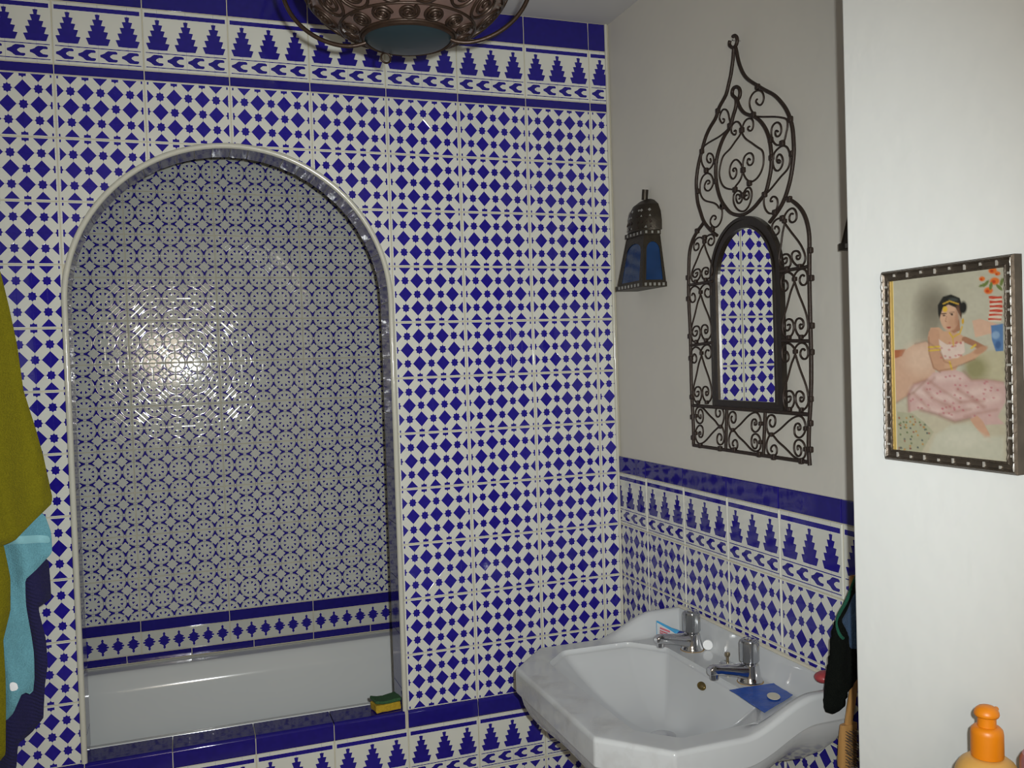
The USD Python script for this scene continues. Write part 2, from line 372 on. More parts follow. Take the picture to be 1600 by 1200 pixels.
# reveal: cut strips of tile around the inside of the opening
def reveal_piece(p0, p1, n):
    p0, p1 = np.array(p0), np.array(p1); d = (p1 - p0) / np.linalg.norm(p1 - p0); p0 = p0 + d * .001; p1 = p1 - d * .001; n = np.array(n) * .006
    L_ = np.linalg.norm(p1 - p0); V = []; uv = []; u0 = rng.random() * .3; v0 = rng.choice([0, .25, .5])
    for lift in (1, 0):
        for (p, vv) in ((p0, 0), (p1, 1)):
            for (yy, uu) in ((.004, 0), (.1172, 1)):
                q = p + n * lift - n * .6; V.append([q[0], yy, q[1]]); uv.append([u0 + uu * .57, v0 + vv * L_ / .15])
    V = np.array(V); f = [[0, 1, 3], [0, 3, 2], [0, 4, 5], [0, 5, 1], [2, 3, 7], [2, 7, 6], [0, 2, 6], [0, 6, 4], [1, 5, 7], [1, 7, 3]]
    m = trimesh.Trimesh(V, f, process=False); c = V[:4].mean(0) - V[4:].mean(0)
    nn = np.cross(V[1] - V[0], V[3] - V[0])
    if nn @ c < 0: m.invert()
    return obj('reveal_tile', (np.array(m.vertices), np.array(m.faces)), MT['blue'], wa, False, uv)
for k in range(28):
    a0, a1 = np.pi * k / 28, np.pi * (k + 1) / 28; am = (a0 + a1) / 2
    reveal_piece((ACX + AR * math.cos(a0), AZS + AR * math.sin(a0)), (ACX + AR * math.cos(a1), AZS + AR * math.sin(a1)), (-math.cos(am), -math.sin(am)))
zz = np.r_[np.arange(AZS, .57, -.1525), .5635]
for a_, b_ in zip(zz[:-1], zz[1:]):
    reveal_piece((ACX + AR, b_), (ACX + AR, a_), (-1, 0)); reveal_piece((ACX - AR, b_), (ACX - AR, a_), (1, 0))
# white quadrant bead round the arch
path = [(ACX - AR - .0012, z) for z in np.linspace(.5635, AZS, 12)[:-1]] + [(ACX - (AR + .0012) * math.cos(a), AZS + (AR + .0012) * math.sin(a)) for a in np.linspace(0, np.pi, 61)] + [(ACX + AR + .0012, z) for z in np.linspace(AZS, .5635, 12)[1:]]
path = np.array([(x, .0005, z) for x, z in path])
bead = obj('arch_bead', tube(path, .0072, 10, up=[0, 1.0, 0]), MT['trim'], wa, smooth=60)

obj('corner_sealant', tube([(XB - .0038, -.0002, z) for z in (.001, ZC - .0005)], .0046, 10, up=[1.0, 0, 0]), MT['trim'], wa, smooth=60)
# bath recess
NX0, NX1, NZ = -.47, 1.36, 2.36
wn = S('wall_recess', bx(NX0 - .06, NX1 + .06, YN + .0025, YN + .08, 0, NZ), MT['grout'])
BW = .282
for j_ in range(-2, 10):
    field(wn, 'tile', toN, .101, BW, (NX0, NX1), ZR - .1268 - (j_ + 1) * .142, .142, MT['ring'])
field(wn, 'strip_tile', toN, .101, BW, (NX0, NX1), .655, .0382, MT['blue'])
field(wn, 'border_tile', toN, .101, BW, (NX0, NX1), .582, .073, MT['cross'])
field(wn, 'strip_tile', toN, .055, P, (NX0, NX1), .556, .026, MT['blue'])
S('wall_recess_left', bx(NX0 - .06, NX0, YP, YN + .0025, 0, NZ), MT['trim'])
S('wall_recess_right', bx(NX1, NX1 + .06, YP, YN + .0025, 0, NZ), MT['trim'])
S('ceiling_recess', bx(NX0 - .06, NX1 + .06, YP, YN + .08, NZ, NZ + .05), MT['ceiling'])

# wall with the mirror: plaster above a tiled dado
ZT = ZR - 7 * H                                  # top of its border tiles
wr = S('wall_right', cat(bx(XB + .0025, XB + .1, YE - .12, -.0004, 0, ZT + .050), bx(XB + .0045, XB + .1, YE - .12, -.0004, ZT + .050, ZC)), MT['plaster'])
W0 = .1666; SB = (.0005, 1.52)
field(wr, 'strip_tile', toB, W0, P, SB, ZT, .050, MT['blue'], proud=.002)
field(wr, 'border_tile', toB, W0, P, SB, ZT - H, H, MT['tree'])
for r_ in range(7):
    t0 = ZT - (r_ + 2) * H; h_ = H
    if t0 < 0: h_ = H + t0; t0 = 0
    if h_ > .02: field(wr, 'tile', toB, W0, P, SB, ZT - (r_ + 2) * H, H, MT['diamond'], keep=sbox(0, 0, 5, 3))
obj('grout_bed', bx(XB + .0020, XB + .0026, -1.52, -.0006, .001, ZT + .048), MT['grout'], wr)
# the nearer pier of wall that carries the picture
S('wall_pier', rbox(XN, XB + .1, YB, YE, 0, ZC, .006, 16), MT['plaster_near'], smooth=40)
S('wall_left', bx(XL - .1, XL, YB, .0, 0, ZC), MT['plaster'])
S('wall_rear', bx(XL - .1, XN, YB - .1, YB, 0, ZC), MT['plaster'])

# outlines of the wrought iron (metres on the wall: y, z) and of the cloths
IRON = '{"bars":{"hook":[[-0.667,2.2322],[-0.6749,2.2322],[-0.6825,2.2251],[-0.6837,2.2158],[-0.6787,2.2095],[-0.6706,2.2068],[-0.6613,2.2108],[-0.6536,2.2187],[-0.6556,2.2271]],"onion_l":[[-0.6729,2.2083],[-0.6694,2.2009],[-0.6665,2.1857],[-0.6608,2.1659],[-0.6553,2.1495],[-0.6464,2.1323],[-0.6358,2.1135],[-0.6187,2.1],[-0.6013,2.0862],[-0.594,2.0751],[-0.5691,2.0572],[-0.5435,2.0351],[-0.5261,2.0085],[-0.5103,1.9812],[-0.5019,1.9597],[-0.497,1.9354],[-0.4977,1.9119],[-0.5019,1.8858],[-0.5099,1.8683],[-0.5245,1.8405],[-0.5451,1.8204],[-0.5674,1.8046],[-0.5822,1.7963]],"onion_r":[[-0.676,2.2073],[-0.6797,2.1975],[-0.6843,2.18],[-0.6949,2.1535],[-0.7123,2.1288],[-0.7327,2.1121],[-0.7558,2.0967],[-0.7839,2.0783],[-0.814,2.0595],[-0.8352,2.0402],[-0.8532,2.0188],[-0.8655,1.9958],[-0.8725,1.9727],[-0.8743,1.9527],[-0.8747,1.9281],[-0.8698,1.9013],[-0.8623,1.8765],[-0.8522,1.8553],[-0.8408,1.8374],[-0.8236,1.8203],[-0.8068,1.808],[-0.7877,1.796]],"inner":[[-0.678,2.0881],[-0.6892,2.0948],[-0.6902,2.1034],[-0.6761,2.1173],[-0.6617,2.1151],[-0.6597,2.1049],[-0.6734,2.0912],[-0.6746,2.0828],[-0.6692,2.068],[-0.6589,2.0527],[-0.6502,2.0368],[-0.6317,2.025],[-0.611,2.0078],[-0.5967,1.9888],[-0.5873,1.9685],[-0.5838,1.9468],[-0.5851,1.9221],[-0.5924,1.8964],[-0.6079,1.8695],[-0.6184,1.8585],[-0.6358,1.8434],[-0.6602,1.8325],[-0.6878,1.828],[-0.7116,1.831],[-0.7385,1.8401],[-0.7601,1.8517],[-0.772,1.8582],[-0.7857,1.8797],[-0.7952,1.9034],[-0.799,1.9281],[-0.7972,1.954],[-0.7911,1.9776],[-0.7779,2.0013],[-0.7585,2.0217],[-0.7355,2.0363],[-0.7088,2.0486],[-0.691,2.064],[-0.6808,2.081],[-0.678,2.0881]],"side_r":[[-0.8421,1.838],[-0.8613,1.8302],[-0.8809,1.8177],[-0.9,1.7984],[-0.9128,1.7715],[-0.9173,1.7443],[-0.9164,1.7179],[-0.914,1.6133],[-0.914,1.5775],[-0.9097,1.4185],[-0.9057,1.3856],[-0.902,1.2826]],"side_l":[[-0.5242,1.8341],[-0.4974,1.8189],[-0.474,1.8006],[-0.4581,1.7743],[-0.4523,1.7422],[-0.4473,1.646],[-0.4493,1.6016],[-0.4501,1.5355],[-0.4497,1.4052],[-0.4519,1.3649],[-0.4511,1.2918]],"bottom":[[-0.451,1.2896],[-0.6984,1.2892],[-0.9022,1.2889]],"shelf":[[-0.4544,1.3897],[-0.7027,1.3882],[-0.9058,1.387]],"rr1":[[-0.8217,1.6868],[-0.9153,1.6878]],"rr2":[[-0.822,1.5403],[-0.9126,1.5366]],"rl1":[[-0.4517,1.6907],[-0.5582,1.6907]],"rl2":[[-0.4503,1.5399],[-0.5512,1.5446]],"d1":[[-0.6048,1.3884],[-0.596,1.2924]],"d2":[[-0.7543,1.3874],[-0.7438,1.2896]]},"S":[[[-0.7387,2.0425],[-0.7274,2.0577],[-0.7265,2.072],[-0.7344,2.082],[-0.7524,2.0864],[-0.7668,2.0823],[-0.7765,2.0718],[-0.7775,2.0613],[-0.7685,2.0526],[-0.757,2.0558],[-0.7495,2.0656],[-0.7545,2.0677]],[[-0.7443,2.034],[-0.7788,2.0233],[-0.8446,2.0037],[-0.855,1.9969],[-0.8557,1.9802],[-0.8513,1.9697],[-0.8441,1.9565],[-0.8317,1.9519],[-0.8181,1.9543],[-0.8061,1.9655],[-0.8012,1.9819],[-0.8045,1.9946],[-0.8172,2.0007],[-0.8307,1.9956],[-0.8357,1.9852],[-0.834,1.9756],[-0.8256,1.9706],[-0.8162,1.9749],[-0.8151,1.9819],[-0.8247,1.9804]],[[-0.6201,2.06],[-0.6255,2.0537],[-0.619,2.0507],[-0.61,2.0571],[-0.6061,2.0673],[-0.6108,2.0744],[-0.6194,2.0804],[-0.6325,2.0779],[-0.6419,2.0681],[-0.6461,2.0542],[-0.6487,2.0408],[-0.6252,2.0275],[-0.5983,2.0229],[-0.5462,2.0183],[-0.5317,2.013],[-0.5259,2.0047],[-0.5232,1.9861],[-0.5314,1.969],[-0.5503,1.9574],[-0.568,1.9613],[-0.5772,1.9726],[-0.5743,1.9845],[-0.5643,1.9927],[-0.5521,1.9932],[-0.5475,1.9866],[-0.5529,1.9749],[-0.5633,1.9718],[-0.5627,1.9814]],[[-0.5487,1.9235],[-0.5577,1.9275],[-0.5526,1.9313],[-0.5382,1.9274],[-0.5342,1.9186],[-0.5479,1.9074],[-0.5638,1.9111],[-0.5731,1.9226],[-0.5685,1.9367],[-0.5568,1.9466],[-0.5393,1.9492],[-0.5228,1.9419],[-0.5149,1.928],[-0.5141,1.9108],[-0.5224,1.8958],[-0.5502,1.8813],[-0.594,1.8587]],[[-0.6055,1.8566],[-0.6066,1.84],[-0.5985,1.8249],[-0.5794,1.8164],[-0.5625,1.8221],[-0.5554,1.8336],[-0.5616,1.842],[-0.5731,1.8444],[-0.5804,1.8391],[-0.5746,1.8348]],[[-0.8237,1.9219],[-0.8289,1.9149],[-0.8208,1.9167],[-0.8184,1.9273],[-0.8255,1.9324],[-0.8348,1.927],[-0.8384,1.9146],[-0.8326,1.9041],[-0.8187,1.8995],[-0.808,1.9076],[-0.8044,1.9236],[-0.8092,1.9378],[-0.8219,1.945],[-0.837,1.9474],[-0.8528,1.9413],[-0.8603,1.9296],[-0.8623,1.9127],[-0.8565,1.8991],[-0.8373,1.8881],[-0.8094,1.8735],[-0.7807,1.8601]],[[-0.7996,1.8388],[-0.7927,1.8425],[-0.7971,1.8469],[-0.8069,1.8472],[-0.8158,1.8402],[-0.8173,1.8298],[-0.8114,1.8189],[-0.8014,1.8138],[-0.7874,1.8152],[-0.7749,1.825],[-0.7692,1.8397],[-0.7718,1.8548]],[[-0.6639,2.0207],[-0.6717,2.0179],[-0.6699,2.013],[-0.6588,2.0156],[-0.6528,2.0235],[-0.6548,2.0338],[-0.6647,2.0395],[-0.6758,2.0394],[-0.6865,2.0322],[-0.6922,2.0209],[-0.6919,2.0139],[-0.6853,2.0065],[-0.6692,1.9978],[-0.6429,1.984],[-0.6161,1.9734],[-0.6053,1.9572],[-0.5995,1.9398],[-0.6021,1.9244],[-0.6131,1.9074],[-0.6292,1.8979],[-0.658,1.8898]],[[-0.7241,2.0165],[-0.7165,2.014],[-0.7237,2.0069],[-0.7343,2.0087],[-0.7377,2.0183],[-0.7351,2.0277],[-0.7234,2.0342],[-0.7081,2.0329],[-0.6985,2.0247],[-0.6943,2.0133],[-0.6991,2.0023],[-0.7271,1.9806],[-0.756,1.9617],[-0.7686,1.952],[-0.7723,1.9357],[-0.7687,1.9192],[-0.7565,1.9044],[-0.7384,1.8958],[-0.7235,1.8952]],[[-0.6598,1.9312],[-0.6552,1.9358],[-0.6617,1.938],[-0.6694,1.931],[-0.6657,1.9191],[-0.6543,1.915],[-0.6435,1.9254],[-0.6424,1.9384],[-0.6511,1.9512],[-0.6673,1.9558],[-0.6827,1.9462],[-0.6915,1.9336],[-0.6908,1.9177],[-0.6808,1.9053],[-0.6614,1.8946],[-0.6564,1.8901]],[[-0.7225,1.943],[-0.7135,1.9458],[-0.7117,1.94],[-0.722,1.9317],[-0.7327,1.9355],[-0.7347,1.9474],[-0.7261,1.9572],[-0.7141,1.959],[-0.7016,1.9546],[-0.6949,1.9418],[-0.6942,1.9259],[-0.7013,1.9102],[-0.7145,1.8987]],[[-0.6641,1.8832],[-0.6558,1.8775],[-0.6543,1.865],[-0.6625,1.8491],[-0.6779,1.8384],[-0.6964,1.8353],[-0.7121,1.8425],[-0.7234,1.8582],[-0.7255,1.872],[-0.7199,1.8818],[-0.7109,1.8844],[-0.6999,1.8802],[-0.6934,1.8707],[-0.7036,1.8591],[-0.7145,1.8633],[-0.7135,1.8742],[-0.706,1.8773],[-0.6996,1.8723],[-0.7071,1.8682]],[[-0.6641,1.8841],[-0.6767,1.8836],[-0.6873,1.8745],[-0.6883,1.8626],[-0.6755,1.8559],[-0.6658,1.8648],[-0.6669,1.8755],[-0.6763,1.8747],[-0.6807,1.8676],[-0.676,1.8657]]],"knots":[[-0.7557,2.0941],[-0.7385,2.0381],[-0.8655,1.9958],[-0.5995,2.0839],[-0.647,2.0376],[-0.526,2.0066],[-0.5432,1.957],[-0.5033,1.9147],[-0.5839,1.9692],[-0.5817,1.9237],[-0.6093,1.8617],[-0.7978,1.9692],[-0.8372,1.9532],[-0.868,1.9246],[-0.7991,1.9315],[-0.772,1.8582],[-0.6935,2.0161],[-0.6943,1.9268],[-0.6611,1.8892],[-0.7173,1.8929],[-0.6912,1.8711],[-0.8566,1.833],[-0.9192,1.7193],[-0.9204,1.6634],[-0.4472,1.7098],[-0.4458,1.6571],[-0.6075,1.8593],[-0.5641,1.8145],[-0.807,1.8136],[-0.4954,1.8192],[-0.5284,1.7985],[-0.832,1.7975],[-0.9186,1.5675],[-0.9159,1.5142],[-0.4481,1.5631],[-0.4495,1.5079],[-0.45,1.4108],[-0.9097,1.419],[-0.9071,1.3695],[-0.9051,1.3153],[-0.4495,1.3604],[-0.4511,1.3084],[-0.4833,1.291],[-0.5716,1.2904],[-0.6324,1.2922],[-0.7285,1.2902],[-0.7813,1.289],[-0.8755,1.2891]],"pan":[[[[-0.8047,1.7782],[-0.8077,1.7834],[-0.8174,1.7803],[-0.8201,1.7725],[-0.8137,1.7668],[-0.8049,1.7665],[-0.797,1.775],[-0.7963,1.7872],[-0.8085,1.7971],[-0.8245,1.7984],[-0.8384,1.7907],[-0.8334,1.7717],[-0.8283,1.7535],[-0.8231,1.7361],[-0.8177,1.7195],[-0.8195,1.7043],[-0.8292,1.6933],[-0.8443,1.6911],[-0.8555,1.6977],[-0.8561,1.7098],[-0.8484,1.7193],[-0.8362,1.7213],[-0.8256,1.7172],[-0.8236,1.7086],[-0.8319,1.7025],[-0.8429,1.7049],[-0.8444,1.7101],[-0.8345,1.7112]],[[-0.8683,1.8006],[-0.857,1.7986],[-0.8557,1.7899],[-0.8667,1.7838],[-0.8778,1.7888],[-0.8787,1.8004],[-0.8684,1.812],[-0.8538,1.8111],[-0.8411,1.8029],[-0.8356,1.7901],[-0.8408,1.7848],[-0.846,1.7794],[-0.8513,1.7739],[-0.8566,1.7683],[-0.9004,1.7182],[-0.9038,1.7047],[-0.8983,1.6947],[-0.8847,1.6912],[-0.8681,1.6993],[-0.86,1.7115],[-0.8625,1.7209],[-0.8719,1.7239],[-0.8848,1.719],[-0.8873,1.7093],[-0.8795,1.7058],[-0.8754,1.7105],[-0.8819,1.7132]]],[[[-0.8309,1.6611],[-0.8354,1.6665],[-0.844,1.6601],[-0.8444,1.6501],[-0.8364,1.6447],[-0.8278,1.6465],[-0.8225,1.6592],[-0.8254,1.6747],[-0.8401,1.6829],[-0.8561,1.6794],[-0.8674,1.6666],[-0.8571,1.6459],[-0.8468,1.6254],[-0.8367,1.6049],[-0.8266,1.5846],[-0.8239,1.5647],[-0.8302,1.55],[-0.8443,1.5468],[-0.8573,1.5547],[-0.8613,1.5693],[-0.8565,1.5813],[-0.8452,1.585],[-0.8336,1.5808],[-0.8291,1.57],[-0.8355,1.5617],[-0.847,1.5641],[-0.85,1.5704],[-0.8406,1.5725]],[[-0.8995,1.6694],[-0.8879,1.6703],[-0.8841,1.6611],[-0.8931,1.6518],[-0.9054,1.6546],[-0.9096,1.6666],[-0.9028,1.6814],[-0.8883,1.6847],[-0.8736,1.6794],[-0.8645,1.6666],[-0.8681,1.6592],[-0.8717,1.6518],[-0.8752,1.6444],[-0.8788,1.637],[-0.9072,1.5756],[-0.9067,1.5608],[-0.8983,1.5499],[-0.884,1.5462],[-0.8701,1.5562],[-0.8657,1.571],[-0.8708,1.5819],[-0.8809,1.5845],[-0.8922,1.5778],[-0.8918,1.5667],[-0.8831,1.5632],[-0.8804,1.5688],[-0.8877,1.5714]]],[[[-0.8284,1.5122],[-0.8328,1.5176],[-0.8412,1.5108],[-0.8415,1.5006],[-0.8336,1.4952],[-0.8251,1.4973],[-0.82,1.5106],[-0.8231,1.5263],[-0.8377,1.5342],[-0.8533,1.5299],[-0.8644,1.5165],[-0.854,1.496],[-0.8436,1.4753],[-0.8334,1.4546],[-0.8232,1.4338],[-0.8204,1.4133],[-0.8264,1.3983],[-0.8403,1.3955],[-0.8532,1.4038],[-0.8574,1.4186],[-0.8527,1.4306],[-0.8416,1.4343],[-0.8302,1.4299],[-0.8256,1.4188],[-0.8318,1.4104],[-0.8431,1.4131],[-0.8462,1.4196],[-0.8369,1.4215]],[[-0.896,1.5182],[-0.8846,1.5195],[-0.8808,1.5104],[-0.8895,1.501],[-0.9017,1.5033],[-0.9059,1.5151],[-0.8994,1.5299],[-0.8851,1.5338],[-0.8706,1.5292],[-0.8615,1.5166],[-0.8649,1.5091],[-0.8684,1.5015],[-0.8718,1.494],[-0.8752,1.4865],[-0.9028,1.4255],[-0.9021,1.4109],[-0.8938,1.4],[-0.8796,1.396],[-0.8659,1.4056],[-0.8617,1.4204],[-0.8669,1.4314],[-0.8769,1.434],[-0.8879,1.4275],[-0.8874,1.4165],[-0.8789,1.4129],[-0.8763,1.4184],[-0.8834,1.4211]]],[[[-0.4877,1.7855],[-0.4934,1.7897],[-0.5013,1.7845],[-0.5001,1.7768],[-0.4907,1.7727],[-0.4818,1.7743],[-0.4785,1.7843],[-0.4843,1.7963],[-0.501,1.8022],[-0.517,1.799],[-0.5269,1.7889],[-0.5129,1.7733],[-0.4987,1.7576],[-0.4843,1.7419],[-0.4698,1.7261],[-0.4633,1.7106],[-0.4679,1.6992],[-0.4834,1.6971],[-0.4993,1.7033],[-0.5061,1.7145],[-0.5025,1.7237],[-0.4905,1.7265],[-0.477,1.7232],[-0.4701,1.7148],[-0.4759,1.7084],[-0.4892,1.7104],[-0.4935,1.7153],[-0.4834,1.7168]],[[-0.5608,1.7902],[-0.5488,1.7912],[-0.5436,1.7843],[-0.5519,1.7771],[-0.5652,1.7789],[-0.5711,1.7879],[-0.5658,1.7992],[-0.5512,1.8021],[-0.5352,1.7986],[-0.5238,1.789],[-0.5265,1.7832],[-0.5292,1.7775],[-0.5319,1.7718],[-0.5347,1.7661],[-0.5581,1.7196],[-0.5558,1.7085],[-0.5451,1.7002],[-0.5285,1.6972],[-0.514,1.7046],[-0.5112,1.7159],[-0.5185,1.7242],[-0.53,1.7262],[-0.5416,1.7212],[-0.5398,1.7128],[-0.5296,1.7101],[-0.5274,1.7143],[-0.5358,1.7163]]],[[[-0.4632,1.6634],[-0.4682,1.6689],[-0.4778,1.6625],[-0.4782,1.6524],[-0.4694,1.6469],[-0.4597,1.6486],[-0.4537,1.6615],[-0.4569,1.6772],[-0.4734,1.6854],[-0.4914,1.6817],[-0.5041,1.669],[-0.4925,1.6484],[-0.481,1.6277],[-0.4697,1.6068],[-0.4585,1.5858],[-0.4556,1.5654],[-0.4626,1.5509],[-0.4783,1.5488],[-0.4927,1.5576],[-0.4973,1.5724],[-0.4919,1.584],[-0.4792,1.5871],[-0.4664,1.5823],[-0.4614,1.5711],[-0.4686,1.5631],[-0.4813,1.5663],[-0.4846,1.5728],[-0.4742,1.5743]],[[-0.5401,1.6718],[-0.5271,1.6726],[-0.5228,1.6636],[-0.5329,1.6546],[-0.5467,1.6574],[-0.5515,1.6691],[-0.5439,1.6834],[-0.5277,1.6867],[-0.5111,1.6817],[-0.5008,1.669],[-0.5049,1.6617],[-0.5088,1.6544],[-0.5128,1.6471],[-0.5168,1.6399],[-0.5483,1.5812],[-0.5476,1.5669],[-0.5383,1.5558],[-0.5224,1.5512],[-0.507,1.56],[-0.5021,1.5743],[-0.5078,1.5854],[-0.5191,1.5884],[-0.5315,1.5825],[-0.5311,1.5717],[-0.5215,1.5678],[-0.5185,1.5731],[-0.5265,1.576]]],[[[-0.462,1.5125],[-0.4665,1.5182],[-0.4759,1.5123],[-0.4766,1.5022],[-0.4684,1.4964],[-0.4592,1.4978],[-0.4531,1.5102],[-0.4555,1.5258],[-0.471,1.5349],[-0.4882,1.5322],[-0.5006,1.52],[-0.4901,1.4987],[-0.4799,1.4776],[-0.4701,1.4566],[-0.4606,1.4357],[-0.4587,1.4157],[-0.4655,1.4012],[-0.4796,1.3986],[-0.4923,1.407],[-0.4961,1.4219],[-0.491,1.4337],[-0.4794,1.4369],[-0.4679,1.4323],[-0.4637,1.4212],[-0.4704,1.4131],[-0.4818,1.4161],[-0.4846,1.4225],[-0.4752,1.4242]],[[-0.5347,1.5245],[-0.5223,1.5248],[-0.5184,1.5153],[-0.528,1.5065],[-0.5409,1.5099],[-0.5455,1.5223],[-0.5383,1.5368],[-0.5227,1.5393],[-0.507,1.5332],[-0.4975,1.5198],[-0.5014,1.5126],[-0.5053,1.5053],[-0.5092,1.4981],[-0.513,1.4908],[-0.5422,1.4303],[-0.5416,1.4153],[-0.5332,1.4039],[-0.5189,1.3996],[-0.505,1.4091],[-0.5004,1.4238],[-0.5054,1.435],[-0.5156,1.438],[-0.527,1.4318],[-0.5267,1.4206],[-0.518,1.4167],[-0.5153,1.4222],[-0.5225,1.4252]]],[[[-0.5728,1.3811],[-0.5776,1.3766],[-0.5712,1.3676],[-0.5618,1.367],[-0.5572,1.3751],[-0.5594,1.3842],[-0.5715,1.3899],[-0.5858,1.3871],[-0.5927,1.3722],[-0.5885,1.3557],[-0.576,1.3436],[-0.5573,1.3536],[-0.5386,1.3637],[-0.5201,1.3739],[-0.5016,1.3842],[-0.4832,1.3867],[-0.4691,1.3796],[-0.4655,1.364],[-0.4721,1.35],[-0.4855,1.3462],[-0.497,1.3518],[-0.501,1.3642],[-0.4977,1.3765],[-0.4879,1.3811],[-0.4798,1.374],[-0.4815,1.3616],[-0.4872,1.3586],[-0.4896,1.3688]],[[-0.5769,1.3107],[-0.5784,1.3227],[-0.57,1.3261],[-0.5609,1.3163],[-0.5628,1.3037],[-0.5738,1.3001],[-0.5879,1.308],[-0.5917,1.323],[-0.5876,1.3378],[-0.5761,1.3466],[-0.5691,1.3426],[-0.562,1.3386],[-0.5549,1.3346],[-0.5478,1.3306],[-0.4891,1.2968],[-0.4753,1.2964],[-0.4655,1.3049],[-0.4629,1.3204],[-0.4729,1.3361],[-0.4869,1.3415],[-0.4968,1.3364],[-0.4987,1.3257],[-0.4919,1.3132],[-0.4816,1.313],[-0.4788,1.3222],[-0.4841,1.3254],[-0.4862,1.3177]]],[[[-0.6301,1.3014],[-0.6253,1.3058],[-0.6316,1.3147],[-0.6408,1.3153],[-0.6455,1.3074],[-0.6434,1.2985],[-0.6314,1.2928],[-0.6173,1.2954],[-0.6105,1.3101],[-0.6146,1.3264],[-0.6269,1.3383],[-0.6453,1.3284],[-0.6637,1.3185],[-0.682,1.3087],[-0.7003,1.2988],[-0.7186,1.2966],[-0.7324,1.3034],[-0.7357,1.3182],[-0.729,1.3314],[-0.7158,1.3352],[-0.7046,1.3298],[-0.7007,1.318],[-0.7041,1.3062],[-0.7139,1.3018],[-0.7218,1.3087],[-0.72,1.3205],[-0.7143,1.3234],[-0.712,1.3136]],[[-0.6259,1.3709],[-0.6245,1.359],[-0.6327,1.3555],[-0.6416,1.365],[-0.6396,1.3774],[-0.6289,1.3812],[-0.6151,1.3738],[-0.6113,1.359],[-0.6154,1.3442],[-0.6267,1.3354],[-0.6336,1.3392],[-0.6406,1.3431],[-0.6475,1.347],[-0.6545,1.3509],[-0.7117,1.3824],[-0.7252,1.3825],[-0.7348,1.3743],[-0.7376,1.3595],[-0.728,1.3447],[-0.7143,1.3396],[-0.7045,1.3446],[-0.7026,1.3549],[-0.7091,1.3668],[-0.7192,1.3668],[-0.7221,1.358],[-0.7169,1.355],[-0.7148,1.3624]]],[[[-0.7775,1.3005],[-0.7724,1.3051],[-0.7793,1.3138],[-0.7891,1.3143],[-0.794,1.3061],[-0.7916,1.2973],[-0.7787,1.2919],[-0.7637,1.2949],[-0.7566,1.3098],[-0.7613,1.3259],[-0.7746,1.3376],[-0.794,1.3273],[-0.8135,1.317],[-0.833,1.3065],[-0.8526,1.2959],[-0.8722,1.293],[-0.8868,1.2997],[-0.8903,1.315],[-0.883,1.3288],[-0.869,1.3329],[-0.8571,1.3276],[-0.853,1.3156],[-0.8566,1.3034],[-0.8671,1.2986],[-0.8755,1.3055],[-0.8735,1.3177],[-0.8674,1.3208],[-0.8651,1.3108]],[[-0.7741,1.37],[-0.7724,1.3582],[-0.7811,1.3546],[-0.7906,1.3641],[-0.7887,1.3765],[-0.7774,1.3804],[-0.7627,1.373],[-0.7585,1.3583],[-0.7625,1.3436],[-0.7744,1.3346],[-0.7818,1.3384],[-0.7892,1.3421],[-0.7966,1.3459],[-0.804,1.3498],[-0.8645,1.3815],[-0.8787,1.3816],[-0.8889,1.373],[-0.892,1.3578],[-0.882,1.3426],[-0.8674,1.3375],[-0.857,1.3428],[-0.855,1.3534],[-0.8619,1.3655],[-0.8725,1.3654],[-0.8756,1.3563],[-0.8701,1.3533],[-0.8678,1.3609]]]]}'
